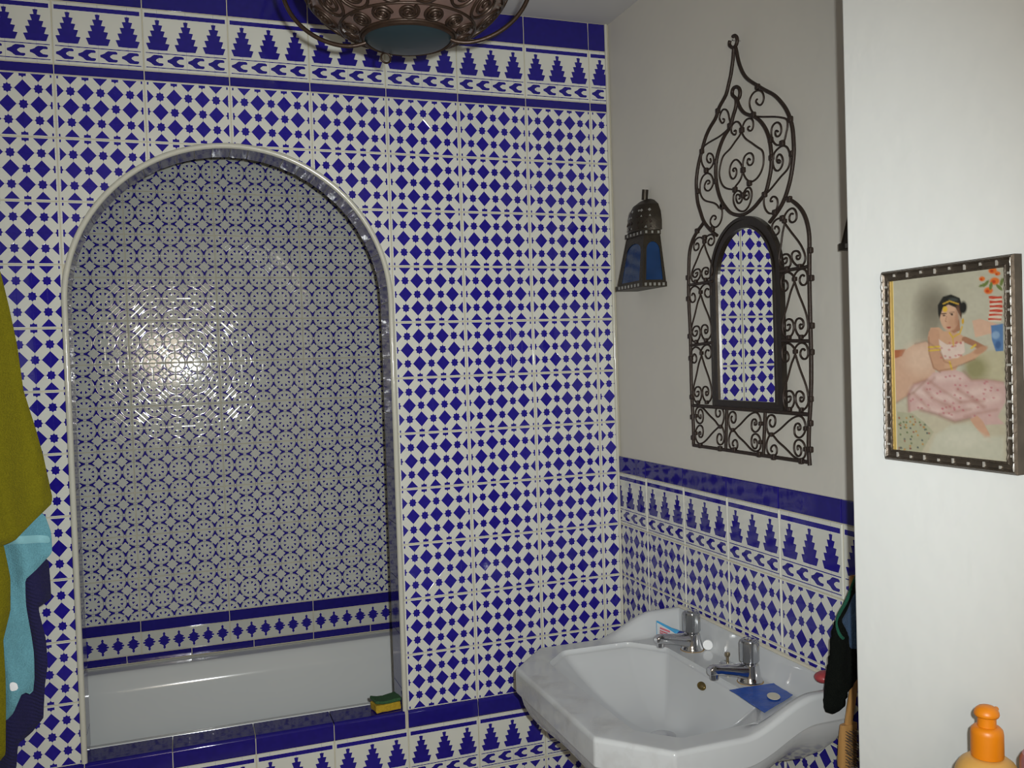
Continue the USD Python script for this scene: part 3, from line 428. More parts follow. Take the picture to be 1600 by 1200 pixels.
FLATS = '{"yellow":[[-0.0883,1.8324],[-0.0367,1.7355],[-0.0265,1.6982],[-0.0153,1.6364],[-0.0052,1.5697],[0.0015,1.4916],[0.0185,1.4203],[0.0277,1.3748],[0.038,1.3041],[0.0375,1.2906],[0.0102,1.2647],[-0.0241,1.2298],[-0.0509,1.2213],[-0.1147,1.1959]],"yellow2":[[-0.1175,1.2416],[-0.0458,1.2234],[-0.0374,1.1603],[-0.0397,1.1039],[-0.0517,1.0544],[-0.0505,0.9861],[-0.0519,0.9295],[-0.056,0.8528],[-0.0707,0.8349],[-0.1347,0.8254]],"turq":[[-0.0958,1.2883],[-0.0146,1.2814],[0.0159,1.2612],[0.024,1.2275],[0.0235,1.1887],[0.0005,1.1652],[-0.02,1.1475],[-0.0208,1.1031],[-0.0177,1.0511],[-0.0143,1.0071],[-0.0139,0.9635],[-0.0173,0.9322],[-0.0313,0.9461],[-0.0483,0.9089],[-0.0624,0.8925],[-0.1121,0.8927]],"navy":[[-0.1092,1.1995],[-0.0044,1.1889],[0.0097,1.1621],[0.0115,1.1267],[0.0123,1.0926],[-0.0086,1.083],[-0.0052,1.062],[0.0018,1.0211],[0.003,0.9711],[-0.004,0.932],[-0.011,0.8661],[-0.0313,0.8428],[-0.052,0.8331],[-0.0571,0.7857],[-0.0752,0.7588],[-0.1272,0.7628]],"tag":[[-0.0492,0.9738],[-0.0373,0.9685],[-0.0347,0.9566],[-0.048,0.9541]],"mitt":[[-1.1165,1.1014],[-1.0958,1.0816],[-1.0758,1.0449],[-1.0554,1.0098],[-1.0458,0.9866],[-1.0391,0.9482],[-1.0266,0.9003],[-1.0138,0.8504],[-1.0205,0.8304],[-1.0349,0.8256],[-1.0515,0.8388],[-1.0631,0.8707],[-1.076,0.8919],[-1.0954,0.9113],[-1.1232,0.9459]],"bluep":[[-1.1379,1.0968],[-1.1173,1.0725],[-1.0798,1.0187],[-1.0864,1.0085],[-1.1032,0.9978],[-1.1058,0.9751],[-1.1407,0.9817]],"green":[[-1.1224,1.1075],[-1.1101,1.0885],[-1.0868,1.0478],[-1.0628,1.0072],[-1.0677,0.9965]],"brush":[[-1.0426,0.8859],[-1.0326,0.8505],[-1.0244,0.8165],[-1.02,0.7925],[-1.0113,0.7491],[-1.0083,0.7127]],"brushR":[[-1.0496,0.8857],[-1.0429,0.8417],[-1.0327,0.7972],[-1.0356,0.7772],[-1.032,0.7224]]}'

# ---------------------------------------------------------------- bath
def rrect(x0, x1, y0, y1, r, n=8):
    c = [(x1 - r, y1 - r, 0), (x0 + r, y1 - r, 90), (x0 + r, y0 + r, 180), (x1 - r, y0 + r, 270)]
    return np.array([(cx + r * math.cos(math.radians(a + 90 * k / n)), cy + r * math.sin(math.radians(a + 90 * k / n))) for cx, cy, a in c for k in range(n + 1)])
def z_(p, z): return np.c_[p, np.full(len(p), z)]
bath = thing('bathtub', 'white enamelled bathtub in the tiled arched recess', 'bathtub', (0, 0, 0))
b0, b1, c0, c1 = -.44, 1.30, YP + .002, .8015
rings = [z_(rrect(b0, b1, c0, c1, .02), .02), z_(rrect(b0, b1, c0, c1, .02), .544), z_(rrect(b0 + .004, b1 - .004, c0 + .004, c1 - .004, .02), .551), z_(rrect(b0 + .05, b1 - .05, c0 + .018, c1 - .052, .07), .551)]
for d, z in ((.006, .549), (.012, .543), (.018, .533), (.026, .517), (.032, .504), (.0350, .496), (.0368, .488), (.040, .47), (.053, .40), (.072, .30), (.09, .22), (.115, .175), (.15, .155), (.20, .150)):
    rings.append(z_(rrect(b0 + .05 + d * 1.3, b1 - .05 - d * 1.3, c0 + .018 + d, c1 - .052 - d, max(.05, .09 - d * .2)), z))
obj('tub', loft(rings), MT['enamel'], bath, smooth=40)
obj('seal', bx(b0 + .03, b1 - .03, c1 - .006, c1 - .001, .5515, .5548), simple('sealant', (.42, .42, .38), .5), bath)

# ---------------------------------------------------------------- washbasin
BY = -.67; PORC = MT['porcelain']
basin = thing('washbasin', 'white porcelain octagonal washbasin with raised back on the tiled wall', 'washbasin', (0, 0, 0))
def loc(w, y): return XB - w, BY + y
outer = Polygon([(.003, -.335), (.25, -.335), (.405, -.335), (.511, -.215), (.511, .215), (.405, .335), (.25, .335), (.003, .335)]).buffer(-.012).buffer(.012)
inner = Polygon([(.120, -.195), (.185, -.277), (.36, -.283), (.425, -.215), (.425, .215), (.36, .283), (.185, .277), (.120, .195)]).buffer(-.025).buffer(.025)
CW = .245; NA = 240
th = np.linspace(0, 2 * np.pi, NA, endpoint=False)
# crowd the samples at the corners of the outline so that they stay crisp
crn = np.array([math.atan2(y, w - CW) % (2 * np.pi) for w, y in outer.exterior.coords[:-1]])
th = np.sort(np.unique(np.round(np.r_[th, crn], 5))); NA = len(th); ca, sa = np.cos(th), np.sin(th)
def radius(poly):
    r = []
    for c, s in zip(ca, sa):
        i = poly.exterior.intersection(shapely.LineString([(CW, 0), (CW + 2 * c, 2 * s)])); r.append(math.hypot(i.x - CW, i.y))
    return np.array(r)
RO, RI = radius(outer), radius(inner)
sm = lambda x: (lambda t: t * t * (3 - 2 * t))(np.clip(x, 0, 1))
def lift(r):
    w, y = CW + r * ca, r * sa
    return .056 * np.maximum(sm((.034 - w) / .018), sm((.255 - w) / .165) * sm((np.abs(y) - .283) / .032))
def bring(r, z): x, y = loc(CW + r * ca, r * sa); return np.stack([x, y, np.broadcast_to(z, NA)], 1)
DECK, BOT = .798, .672
rings = [bring(np.full(NA, .024), BOT - .004), bring(np.full(NA, .045), BOT)]
for t in np.linspace(.1, 1, 13):
    rings.append(bring(.045 + (RI - .010 - .045) * t, BOT + (DECK - .012 - BOT) * (t ** 2.1 * .75 + t * .25)))
rings += [bring(RI - .010 + .012 * math.sin(q_), DECK - .012 * math.cos(q_)) for q_ in np.radians((20, 38, 55, 72, 90))] + [bring(RI + .005, DECK)]
for d in (.14, .12, .10, .085, .07, .062, .054, .046, .038, .030, .022, .015, .009):
    r = np.maximum(RI + .006 + (.14 - d) * .02, RO - d); rings.append(bring(r, DECK + lift(r) - np.where(RO - d < RI + .006, 0, 0)))
TOP = DECK + lift(RO - .009)
for ins, dz in ((.006, -.0006), (.003, -.0025), (.0008, -.006), (0, -.010), (0, -.054), (.002, -.0575), (.008, -.0585), (.011, -.061), (.012, -.066), (.018, -.085), (.032, -.108), (.060, -.135), (.10, -.16), (.15, -.178)):
    rings.append(bring(np.maximum(.05, RO - ins), TOP + dz))
body = loft(rings, True, True)
obj('bowl', body, PORC, basin, smooth=50)
oc = [np.array([[1.285 + s_ * .085 * math.cos(a), BY + s_ * .085 * math.sin(a), z] for a in np.linspace(0, 2 * np.pi, 8, endpoint=False) + np.pi / 8]) for s_, z in ((1.5, .0), (1.5, .05), (1.15, .09), (1.0, .20), (1.0, .52), (1.25, .618))]
obj('pedestal', loft(oc), PORC, basin, smooth=20)
wx, wy = loc(CW, 0)
waste = obj('waste', lathe([(.0, BOT - .001), (.022, BOT - .001), (.027, BOT + .001), (.029, BOT + .0035), (.024, BOT + .005), (.010, BOT + .006), (0, BOT + .006)], 28), MT['chrome'], basin, smooth=30)
UsdGeom.XformCommonAPI(waste).SetTranslate(Gf.Vec3d(wx, wy, 0))
ov = lathe([(0, .0004), (.007, .0004), (.0085, .0012), (.0108, .0030), (.0125, .0012), (.0128, -.002), (0, -.002)], 24); ov.apply_scale([1.2, .72, 1]); ov.apply_transform(trimesh.transformations.rotation_matrix(-.95, [0, 1, 0]) @ trimesh.transformations.rotation_matrix(np.pi / 2, [0, 0, 1])); kw_ = int(np.argmin(np.abs(th - np.pi))); tt_ = .90; zo_ = BOT + (DECK - .012 - BOT) * (tt_ ** 2.1 * .75 + tt_ * .25); ov.apply_translation([XB - CW + (.045 + (RI[kw_] - .055) * tt_) - .0015, -.662, zo_ + .001])
tag(obj('overflow', ov, simple('brass_tarnished', (.16, .11, .03), .4, metallic=.6, var=.5, vscale=150), basin, smooth=40), 'tarnished brass overflow ring')
bead_ = obj('sealant', tube([(XB - .0072, y, .8555) for y in np.linspace(BY - .325, BY + .325, 12)], .005, 8, up=[1.0, 0, 0]), simple('silicone', (.62, .58, .47), .5), basin)

RUST = simple('limescale', (.34, .21, .08), .8, .4, 200, .001, .5, 90)
def spout_tap(name, label, x, y, tip, handle_r, wide):
    t = thing(name, label, 'tap', (x, y, DECK), 0, None)
    tl = np.array(tip) - (x, y); L_ = np.linalg.norm(tl); d = tl / L_; ang = math.atan2(d[1], d[0])
    bodym = lathe([(0, .001), (.027, .001), (.027, .005), (.0245, .009), (.0225, .016), (.0210, .030), (.0200, .039), (.016, .043), (0, .042)], 28)
    rings = []
    for s_, z, hw, hh in ((.004, .023, .0185, .019), (.018, .0245, .0170, .0165), (.036, .0290, .0150, .0130), (.056, .0330, .0135, .0112), (.078, .0360, .0125, .0104), (L_ - .012, .0372, .0122, .0106), (L_ - .002, .0365, .0118, .0102), (L_ + .004, .0345, .0085, .0070)):
        a = np.linspace(0, 2 * np.pi, 16, endpoint=False); ce = np.sign(np.cos(a)) * np.abs(np.cos(a)) ** .6; se = np.sign(np.sin(a)) * np.abs(np.sin(a)) ** .6
        rings.append(np.stack([np.full(16, s_), hw * ce, z + hh * se], 1))
    sp = loft(rings); noz = lathe([(0, .0), (.0085, .0), (.0095, .002), (.0095, .014), (0, .014)], 18); noz.apply_translation([L_ - .009, 0, .0165])
    Rz = trimesh.transformations.rotation_matrix(ang, [0, 0, 1]); sp.apply_transform(Rz); noz.apply_transform(Rz)
    obj('body', bodym, MT['chrome'], t, smooth=35); obj('spout', sp, MT['chrome'], t, smooth=40); obj('nozzle', noz, MT['chrome'], t, smooth=35)
    k = []
    for r, z in ((.0135, .0425), (handle_r - .003, .044), (handle_r, .047), (handle_r, .087), (handle_r - .002, .092), (handle_r - .008, .0945)):
        a = np.arange(48) / 48 * 2 * np.pi; rr = r * (1 - .045 * (1 + np.cos(8 * a)) / 2 * (1 if .046 < z < .090 else .3)); k.append(np.stack([rr * np.cos(a), rr * np.sin(a), np.full(48, z)], 1))
    h = obj('handle', loft(k), simple('tap_handle_' + name + str(used[f'/World/{name}']), (.42, .43, .45), .16, metallic=.9), t, smooth=30)
    obj('handle_cap', lathe([(handle_r - .008, .0944), (handle_r - .009, .0965), (0, .0975)], 24), MT['chrome'], h, smooth=40)
    if wide: tag(obj('limescale_ring', lathe([(.019, .002), (.0275, .0012), (.0285, .0005), (.0290, .0002)], 28), RUST, t, smooth=True), 'brown limescale round the foot')
    return t
spout_tap('basin_tap', 'chrome basin tap with rusty foot beside the toothpaste tube', 1.406, -.513, (1.312, -.510), .0215, True)
spout_tap('basin_tap', 'chrome basin tap standing behind the blue sachet', 1.404, -.757, (1.308, -.752), .0215, True)
kn = thing('plug_knob', 'small brass pull knob on a chrome plate between the taps', 'knob', (1.420, -.645, DECK))
pl_ = lathe([(0, .0004), (.026, .0004), (.027, .002), (.022, .0045), (0, .005)], 28); pl_.apply_scale([.55, 1, 1])
obj('plate', pl_, MT['chrome'], kn, smooth=40)
obj('rod', lathe([(.0032, .004), (.0032, .019), (.0056, .021), (.0064, .025), (.0056, .029), (0, .030)], 18), simple('brass', (.45, .38, .26), .25, metallic=.9), kn, smooth=40)

# toothpaste tube on its side against the tap
tb = thing('toothpaste_tube', 'small white and blue toothpaste tube lying behind the tap spout', 'toothpaste', (1.375, -.393, DECK + .0005), math.degrees(math.atan2(-.078, .037)))
Lr = .068; rings = []
for s_, hw, ht in ((0, .0215, .0012), (.004, .0215, .0014), (.02, .0195, .0045), (.045, .0160, .0085), (.062, .0150, .0125), (Lr, .0140, .0135), (Lr + .003, .0070, .0070)):
    a = np.linspace(0, 2 * np.pi, 24, endpoint=False); rings.append(np.stack([np.full(24, s_), ht * np.cos(a) * -1, .0218 + hw * np.sin(a) - (.0215 - hw) * .85], 1))
g = G(); sx = g.add('separate_xyz', 'x', vector=g.ocoord()); nx, nz = sx.split('.')[0] + '.x', sx.split('.')[0] + '.z'
col = g.mix(g.m('greater_than', nz, g.m('multiply_add', nx, -.235, .0392)), (.66, .68, .69), (.07, .36, .66))
col = g.mix(g.m('less_than', nz, .0065), col, (.12, .44, .70))
col = g.mix(g.m('less_than', nx, .0018), col, (.10, .40, .68))
obj('tube', loft(rings), g.done('toothpaste_print', base_color=col, roughness=.35), tb, smooth=40)
RED = simple('print_red', (.62, .06, .10), .4); PINK = simple('print_pink', (.72, .16, .22), .4); NAVY = simple('print_navy', (.02, .03, .22), .35)
obj('cap', (lambda m: (m.apply_transform(trimesh.transformations.rotation_matrix(np.pi / 2, [0, 1, 0])), m.apply_translation([Lr + .001, 0, .0155]), m)[2])(lathe([(0, 0), (.0135, 0), (.0143, .002), (.0135, .019), (.012, .021), (0, .021)], 28)), NAVY, tb, smooth=35)
def on_tube(m, s_, z, lean=.135):
    m.apply_transform(trimesh.transformations.rotation_matrix(np.pi / 2, [1, 0, 0])); m.apply_translation([s_, -.0002, z])
    v = np.array(m.vertices); v[:, 1] += -(.0020 + np.clip((v[:, 0]) / Lr, 0, 1) * .0112) * np.sqrt(np.clip(1 - ((v[:, 2] - .0175) / .026) ** 2, .05, 1)); m.vertices = v; return m
pb = trimesh.creation.box([.034, .0042, .0006]).subdivide().subdivide().subdivide(); pb.apply_transform(trimesh.transformations.rotation_matrix(-.07, [0, 0, 1]))
obj('red_band', on_tube(pb, .030, .0265), PINK, tb)
bars_ = []
for k_, (w_, zz_) in enumerate(((.026, .0205), (.028, .0155))):
    x_ = .014
    while x_ < .014 + w_:
        b_ = trimesh.creation.box([.0022, .0028 + .0008 * rng.random(), .0005]); b_.apply_transform(trimesh.transformations.rotation_matrix(rng.normal(0, .3), [0, 0, 1])); bars_.append(on_tube(b_, x_, zz_ - .06 * (x_ - .014))); x_ += .0030
obj('blurred_print', cat(*bars_), RED, tb)
dm = lathe([(0, -.003), (.0118, -.003), (.0124, -.001), (.0124, .002), (.011, .003), (0, .003)], 28); dm.apply_transform(trimesh.transformations.rotation_matrix(np.pi / 2, [0, 1, 0])); dm.apply_transform(trimesh.transformations.rotation_matrix(.95, [0, 0, 1]))
dm.apply_translation([1.4370, -.5335, DECK + .0130])
tag(obj('white_cap', dm, simple('white_plastic', (.82, .83, .84), .35), smooth=35), 'small round white plastic cap behind the rusty-footed tap', 'cap')

# blue sachet with a pale oval
sc = thing('blue_sachet', 'flat blue plastic sachet with a pale oval on the basin edge', 'sachet', (1.378, -.845, DECK + .0015))
P4 = np.array([(1.330, -.789), (1.437, -.796), (1.431, -.869), (1.323, -.923)]) - (1.378, -.845)
def sheet(P4, z, n=14, th=.0012, amp=.003, seed=2):
    u, v = np.meshgrid(np.linspace(0, 1, n), np.linspace(0, 1, n), indexing='ij'); u, v = u.ravel(), v.ravel()
    q = ((1 - u) * (1 - v))[:, None] * P4[0] + (u * (1 - v))[:, None] * P4[1] + (u * v)[:, None] * P4[2] + ((1 - u) * v)[:, None] * P4[3]
    h = z + amp * meshkit.fbm(np.c_[q * 35, np.zeros(len(q))], 3, seed); t = np.c_[q, h + th]; b = np.c_[q, h]
    f = []; N = n * n
    for i in range(n - 1):
        for j in range(n - 1):
            a, b_, c, d = i * n + j, (i + 1) * n + j, (i + 1) * n + j + 1, i * n + j + 1
            f += [[a, c, b_], [a, d, c], [a + N, b_ + N, c + N], [a + N, c + N, d + N]]
    edge = [i * n for i in range(n)] + [(n - 1) * n + j for j in range(1, n)] + [i * n + n - 1 for i in range(n - 2, -1, -1)] + [j for j in range(n - 2, 0, -1)]
    for k in range(len(edge)):
        a, c = edge[k], edge[(k + 1) % len(edge)]; f += [[a, c, c + N], [a, c + N, a + N]]
    m = trimesh.Trimesh(np.vstack([b, t]), f, process=False)
    if m.volume < 0: m.invert()
    return m
obj('sheet', sheet(P4, 0), simple('sachet_blue', (.018, .085, .42), .30, .5, 90, .002, .3, 40), sc, smooth=50)
el = sheet(np.array([(-.013, -.013), (.013, -.013), (.013, .013), (-.013, .013)]), .0015, 10, .0004, .0); el.apply_translation([.012, -.015, .0020])
ov_ = trimesh.creation.cylinder(radius=.0165, height=.0006, sections=36); ov_.apply_scale([1.25, .80, 1]); ov_.apply_transform(trimesh.transformations.rotation_matrix(1.05, [0, 0, 1])); ov_.apply_translation([.010, -.018, .0045])
obj('oval_label', ov_, simple('oval_print', (.66, .62, .50), .45), sc)
sp_ = trimesh.creation.icosphere(3, .5); v = np.array(sp_.vertices); v *= (.046, .040, .024); v += .0015 * (meshkit.fbm(v * 120, 2, 5)[:, None] - .5); v[:, 2] = np.maximum(v[:, 2], -.0085); sp_.vertices = v + (1.450, -.950, DECK + .056 + .0088)
tag(obj('soap_bar', sp_, simple('red_soap', (.36, .05, .055), .35, .2, 80), smooth=True), 'worn red soap bar at the end of the basin back', 'soap')

# ---------------------------------------------------------------- wrought iron mirror
IR = json.loads(IRON)
mir = thing('wall_mirror', 'arched wall mirror in a scrolled wrought iron onion-top surround', 'mirror', (XB + .0045, -.6825, 1.55))
MX = XB + .0045
def inw(pts, x=1.462): return np.array([(x - MX, y + .6825, z - 1.55) for y, z in pts])
def arch2(hw, zb, zs, cy=-.6825): return Polygon([(cy + hw, zb)] + [(cy + hw * math.cos(a), zs + hw * math.sin(a)) for a in np.linspace(0, np.pi, 41)] + [(cy - hw, zb)])
def ext_x(poly, xa, xb):
    m = trimesh.creation.extrude_polygon(poly, abs(xb - xa), engine='earcut'); v = np.array(m.vertices); m.vertices = np.stack([min(xa, xb) + v[:, 2] - MX, v[:, 0] + .6825, v[:, 1] - 1.55], 1)
    if m.volume < 0: m.invert()
    return m
FO, FI = arch2(.1365, 1.386, 1.688), arch2(.1105, 1.4075, 1.688)
obj('frame', cat(ext_x(FO.difference(FI), 1.4625, 1.4735), ext_x(FO.difference(arch2(.129, 1.393, 1.688)), 1.4605, 1.4625), ext_x(arch2(.1165, 1.4015, 1.688).difference(FI), 1.4600, 1.4625)), MT['frame_iron'], mir)
for y_ in (-.11, .11):
    for z_q in (-.12, .10): obj('standoff', bx(1.4735 - MX, -.0006, y_ - .006, y_ + .006, z_q - .006, z_q + .006), MT['frame_iron'], mir)
obj('glass', ext_x(arch2(.1108, 1.4072, 1.688), 1.4668, 1.4700), MT['mirror'], mir)
for k_, pts in IR['bars'].items():
    p = inw(pts); n = 2 if len(p) == 2 else max(8, 5 * len(p)); q = smooth_path(p, n) if len(p) > 2 else p
    obj('bar', tube(q, .0041 if k_ not in ('rr1', 'rr2', 'rl1', 'rl2', 'd1', 'd2') else .0036, 8, up=[1.0, 0, 0]), MT['iron'], mir, smooth=50)
def scroll(pts):
    p = inw(pts, 1.4615); q = smooth_path(p, 5 * len(p)); obj('scroll', tube(q, .0021, 6, up=[1.0, 0, 0]), MT['iron'], mir, smooth=60)
for s_ in IR['S']: scroll(s_)
for a in IR['pan']:
    for s_ in a: scroll(s_)
for y, z in IR['knots']:
    obj('clasp', rbox(1.4572 - MX, 1.4662 - MX, y + .6825 - .0055, y + .6825 + .0055, z - 1.55 - .0062, z - 1.55 + .0062, .002, 8), MT['iron'], mir, smooth=40)
for a, side in zip(IR['pan'], (0, 0, 0, 1, 1, 1, 2, 2, 2)):          # small clasps where the scrolls meet their rails
    for pt in (a[0][10], a[0][17], a[1][17]):
        y, z = pt; obj('clasp', rbox(1.4575 - MX, 1.4660 - MX, y + .6825 - .0042, y + .6825 + .0042, z - 1.55 - .0045, z - 1.55 + .0045, .0015, 8), MT['iron'], mir, smooth=40)
obj('wall_nail', (lambda m: (m.apply_transform(trimesh.transformations.rotation_matrix(np.pi / 2, [0, 1, 0])), m.apply_translation([-.011, .6825 - .668, 2.2245 - 1.55]), m)[2])(trimesh.creation.cylinder(radius=.0016, height=.022, sections=10)), MT['chrome'], mir)

# ---------------------------------------------------------------- lantern sconces
PANE = simple('blue_glass_dim', (.006, .034, .115), .15, .3, 60, .001, .4, 25, specular_ior_level=.4)
DARK = simple('lantern_metal', (.045, .036, .026), .45, .5, 150, .001, .4, 60, metallic=.6)
SILV = simple('punched_tin', (.33, .325, .30), .35, metallic=.5)
def sconce(label):
    t = thing('wall_lantern', label, 'lantern', (MX, -.222, 1.70), 0, 'wall lanterns beside the mirror')
    def sec(k, z, dk=None): d = k if dk is None else dk; return np.array([(-.0008, .082 * k, z), (-.068 * d, .075 * k, z), (-.068 * d, -.075 * k, z), (-.0008, -.082 * k, z)])
    bot, top = .012, .142; kb, kt = .97, .66
    B4, T4 = sec(kb, bot), sec(kt, top)
    for i in range(3):                                       # left, front and right panes with their arched iron masks
        a, b, c, d = B4[i], B4[i + 1], T4[i + 1], T4[i]
        n = np.cross(b - a, d - a); n /= np.linalg.norm(n); cen = (a + b + c + d) / 4
        if n @ (cen - (0, 0, .07)) < 0: n = -n
        F = lambda u, v: (1 - v) * ((1 - u) * a + u * b) + v * ((1 - u) * d + u * c)
        arch = [(.13, .05), (.87, .05), (.87, .68)] + [(.5 + .37 * math.cos(q), .68 + .17 * math.sin(q)) for q in np.linspace(.15, np.pi - .15, 11)] + [(.13, .68)]
        msk = sbox(0, 0, 1, 1).difference(Polygon(arch)); m = trimesh.creation.extrude_polygon(msk, .0016, engine='earcut'); v = np.array(m.vertices)
        m.vertices = F(v[:, :1], v[:, 1:2]) + n * (v[:, 2:3]); m.fix_normals(); obj('mask', m, DARK, t)
        pm = trimesh.creation.extrude_polygon(Polygon(arch).buffer(.03), .0012, engine='earcut'); v = np.array(pm.vertices); pm.vertices = F(v[:, :1], v[:, 1:2]) - n * (v[:, 2:3] + .0004); pm.fix_normals(); obj('pane', pm, PANE, t)
    for i in (1, 2): obj('corner_bar', tube([B4[i], T4[i]], .0028, 8), DARK, t, smooth=50)
    def band(k, z0, z1, out, name, dots):
        a, b = sec(k, z0), sec(k, z1)
        for s_ in (a, b): s_[:, 0] -= np.array([0, out, out, 0]); s_[:, 1] += np.array([out, out, -out, -out])
        o = obj(name, loft([a, b]), DARK, t)
        for i in range(3):
            for u in np.linspace(.14, .86, dots if i == 1 else max(3, dots - 2)):
                c = (1 - u) * (a[i] + b[i]) / 2 + u * (a[i + 1] + b[i + 1]) / 2; n = np.cross(a[i + 1] - a[i], [0, 0, 1.0]); n /= np.linalg.norm(n)
                if n @ (c - np.array([0, 0, c[2]])) < 0: n = -n
                h = (z1 - z0) * .30; e = (a[i + 1] - a[i]) / np.linalg.norm(a[i + 1] - a[i]); q = [c + n * l + e * sx_ * h * .8 + np.array([0, 0, sz_ * h]) for l in (-.0005, .0012) for sx_ in (-1, 1) for sz_ in (-1, 1)]
                obj('tin_plate', trimesh.convex.convex_hull(np.array(q)), SILV, o)
    band(.985, .0, .013, .004, 'base_band', 7); band(.67, .142, .154, .004, 'waist_band', 5)
    # pierced dome: half an octagonal cap with slots showing the tin behind
    prof = [(.81, .154), (.815, .178), (.76, .204), (.60, .226), (.35, .239), (.13, .2450)]
    rr = []
    for k, z in prof:
        a = np.linspace(-np.pi / 2, np.pi / 2, 13); rr.append(np.r_[np.stack([-.0008 - .072 * k * np.cos(a), .082 * k * np.sin(a), np.full(13, z)], 1)])
    dome = obj('dome', loft(rr), DARK, t, smooth=25)
    def dpt(a, s_):
        i = min(int(s_), len(prof) - 2); f = s_ - i; k = prof[i][0] * (1 - f) + prof[i + 1][0] * f; z = prof[i][1] * (1 - f) + prof[i + 1][1] * f
        return np.array([-.0008 - .072 * k * math.cos(a), .082 * k * math.sin(a), z])
    for a0 in (-.95, -.55, .05, .45, .95):
        for row, s_ in enumerate((.35, .95, 1.55, 2.2)):
            for da in (-.11, .11):
                a = a0 + da * (1 - .12 * row); p = dpt(a, s_); n = np.array([-math.cos(a), math.sin(a), .25]); n /= np.linalg.norm(n)
                c = trimesh.creation.cylinder(radius=.0046 if (row + int(da > 0)) % 2 else .0036, height=.0022, sections=4 if row % 2 else 3); c.apply_transform(trimesh.geometry.align_vectors([0, 0, 1], n)); c.apply_translation(p)
                obj('piercing', c, SILV if rng.random() < .55 else MT['iron'], dome)
    cp = trimesh.creation.cylinder(radius=.0085, height=.028, sections=20); cp.apply_transform(trimesh.transformations.rotation_matrix(.20, [1, 0, 0])); cp.apply_translation([-.012, -.001 + .003, .2575])
    obj('cap_tube', cp, DARK, t, smooth=35)
    return t
s1 = sconce('blue-glazed iron lantern on the wall between tiles and mirror')
copy_of(s1, (MX, -1.142, 1.70), 0, 'second iron lantern, mostly hidden behind the near wall edge')

# ---------------------------------------------------------------- pendant lamp
lx, ly, lz = .632, -.972, 2.046
pend = thing('pendant_lamp', 'hanging bowl lamp of scrolled dark metal with a glass bottom', 'lamp', (lx, ly, lz))
BR = simple('lamp_metal', (.040, .023, .015), .42, .4, 160, .001, .4, 60, metallic=.5)
BOWL = simple('lamp_bowl_glass', (.115, .072, .060), .2, .3, 60, .001, .3, 25)
bp = np.array([(.0725, .006), (.090, .012), (.115, .024), (.140, .042), (.158, .062), (.170, .088), (.176, .118), (.177, .150), (.170, .180), (.150, .215), (.115, .250), (.075, .275), (.040, .290), (.024, .300)])
cs = CubicSpline(np.arange(len(bp)), bp)
obj('bowl', lathe(np.vstack([cs(np.linspace(0, len(bp) - 1, 50)), [(.022, .298)]]), 64), BOWL, pend, smooth=60)
obj('bottom_glass', lathe([(0, -.012), (.025, -.0108), (.048, -.007), (.064, -.0015), (.0715, .004), (.0715, .007), (0, .007)], 48), simple('lamp_bottom_glass', (.016, .028, .034), .40, specular_ior_level=.25), pend, smooth=50)
ring_ = lathe([(.0708, .002), (.0735, .0), (.0765, .002), (.0765, .007), (.0740, .009), (.0708, .007)], 48); obj('bottom_rim', ring_, BR, pend, smooth=50)
def on_bowl(th_, s_, out=.0018):
    r, z = cs(s_); return np.array([(r + out) * math.cos(th_), (r + out) * math.sin(th_), z])
for row, (s0, cnt, rad, amp) in enumerate(((1.05, 14, .165, .62), (2.75, 14, .205, 1.00), (5.0, 14, .215, 1.15), (7.5, 14, .215, 1.2))):
    for k in range(cnt):
        c = 2 * np.pi * (k + .5 * (row % 2)) / cnt; pts = []; spin = 1 if (k + row) % 2 else -1
        for q in np.linspace(0, 1, 54):
            a = spin * q * 5.0 * np.pi + 1.3 * row + (k % 3); ra = 1.06 - .94 * q; pts.append(on_bowl(c + rad * ra * math.cos(a), s0 + amp * ra * math.sin(a)))
        obj('scroll', tube(pts, .0028, 6), BR, pend, smooth=60)
for s_ in (.25, 1.75, 3.85, 6.2, 8.8, 10.8):
    obj('hoop', tube([on_bowl(a, s_, .002) for a in np.linspace(0, 2 * np.pi, 65)], .0024, 6, up=[0, 0, 1.0]), BR, pend, smooth=60)
va = math.atan2(R[0][1], R[0][0])                                     # straps: two stand out left and right of the bowl
for da in (0.02, np.pi - .02):
    a = va + da; pr = [(.070, .001), (.092, -.004), (.128, .002), (.165, .022), (.192, .052), (.206, .090), (.207, .13), (.198, .168), (.178, .196)]
    q = smooth_path([(r * math.cos(a), r * math.sin(a), z) for r, z in pr], 40); obj('strap', tube(q, .0036, 8), BR, pend, smooth=60)
lr = tube([(.0 , .0085 * math.cos(a), .0085 * math.sin(a)) for a in np.linspace(0, 2 * np.pi, 25)], .0017, 6); aa = va + np.pi * .72
lr.apply_transform(trimesh.transformations.rotation_matrix(va + np.pi / 2 + .5, [0, 0, 1])); lr.apply_translation([.070 * math.cos(aa), .070 * math.sin(aa), -.0080]); obj('pull_ring', lr, BR, pend, smooth=60)
nl = 6
for k in range(nl):
    a = np.linspace(0, 2 * np.pi, 21); p = np.stack([np.zeros(21), .009 * np.cos(a), .018 * np.sin(a)], 1)
    if k % 2: p = p[:, [1, 0, 2]]
    obj('chain_link', tube(p + (0, 0, .312 + k * .0275), .002, 6), BR, pend, smooth=60)
obj('ceiling_rose', lathe([(0, .424), (.012, .424), (.042, .436), (.053, .444), (.055, ZC - lz - .0008), (0, ZC - lz - .0008)], 32), BR, pend, smooth=40)

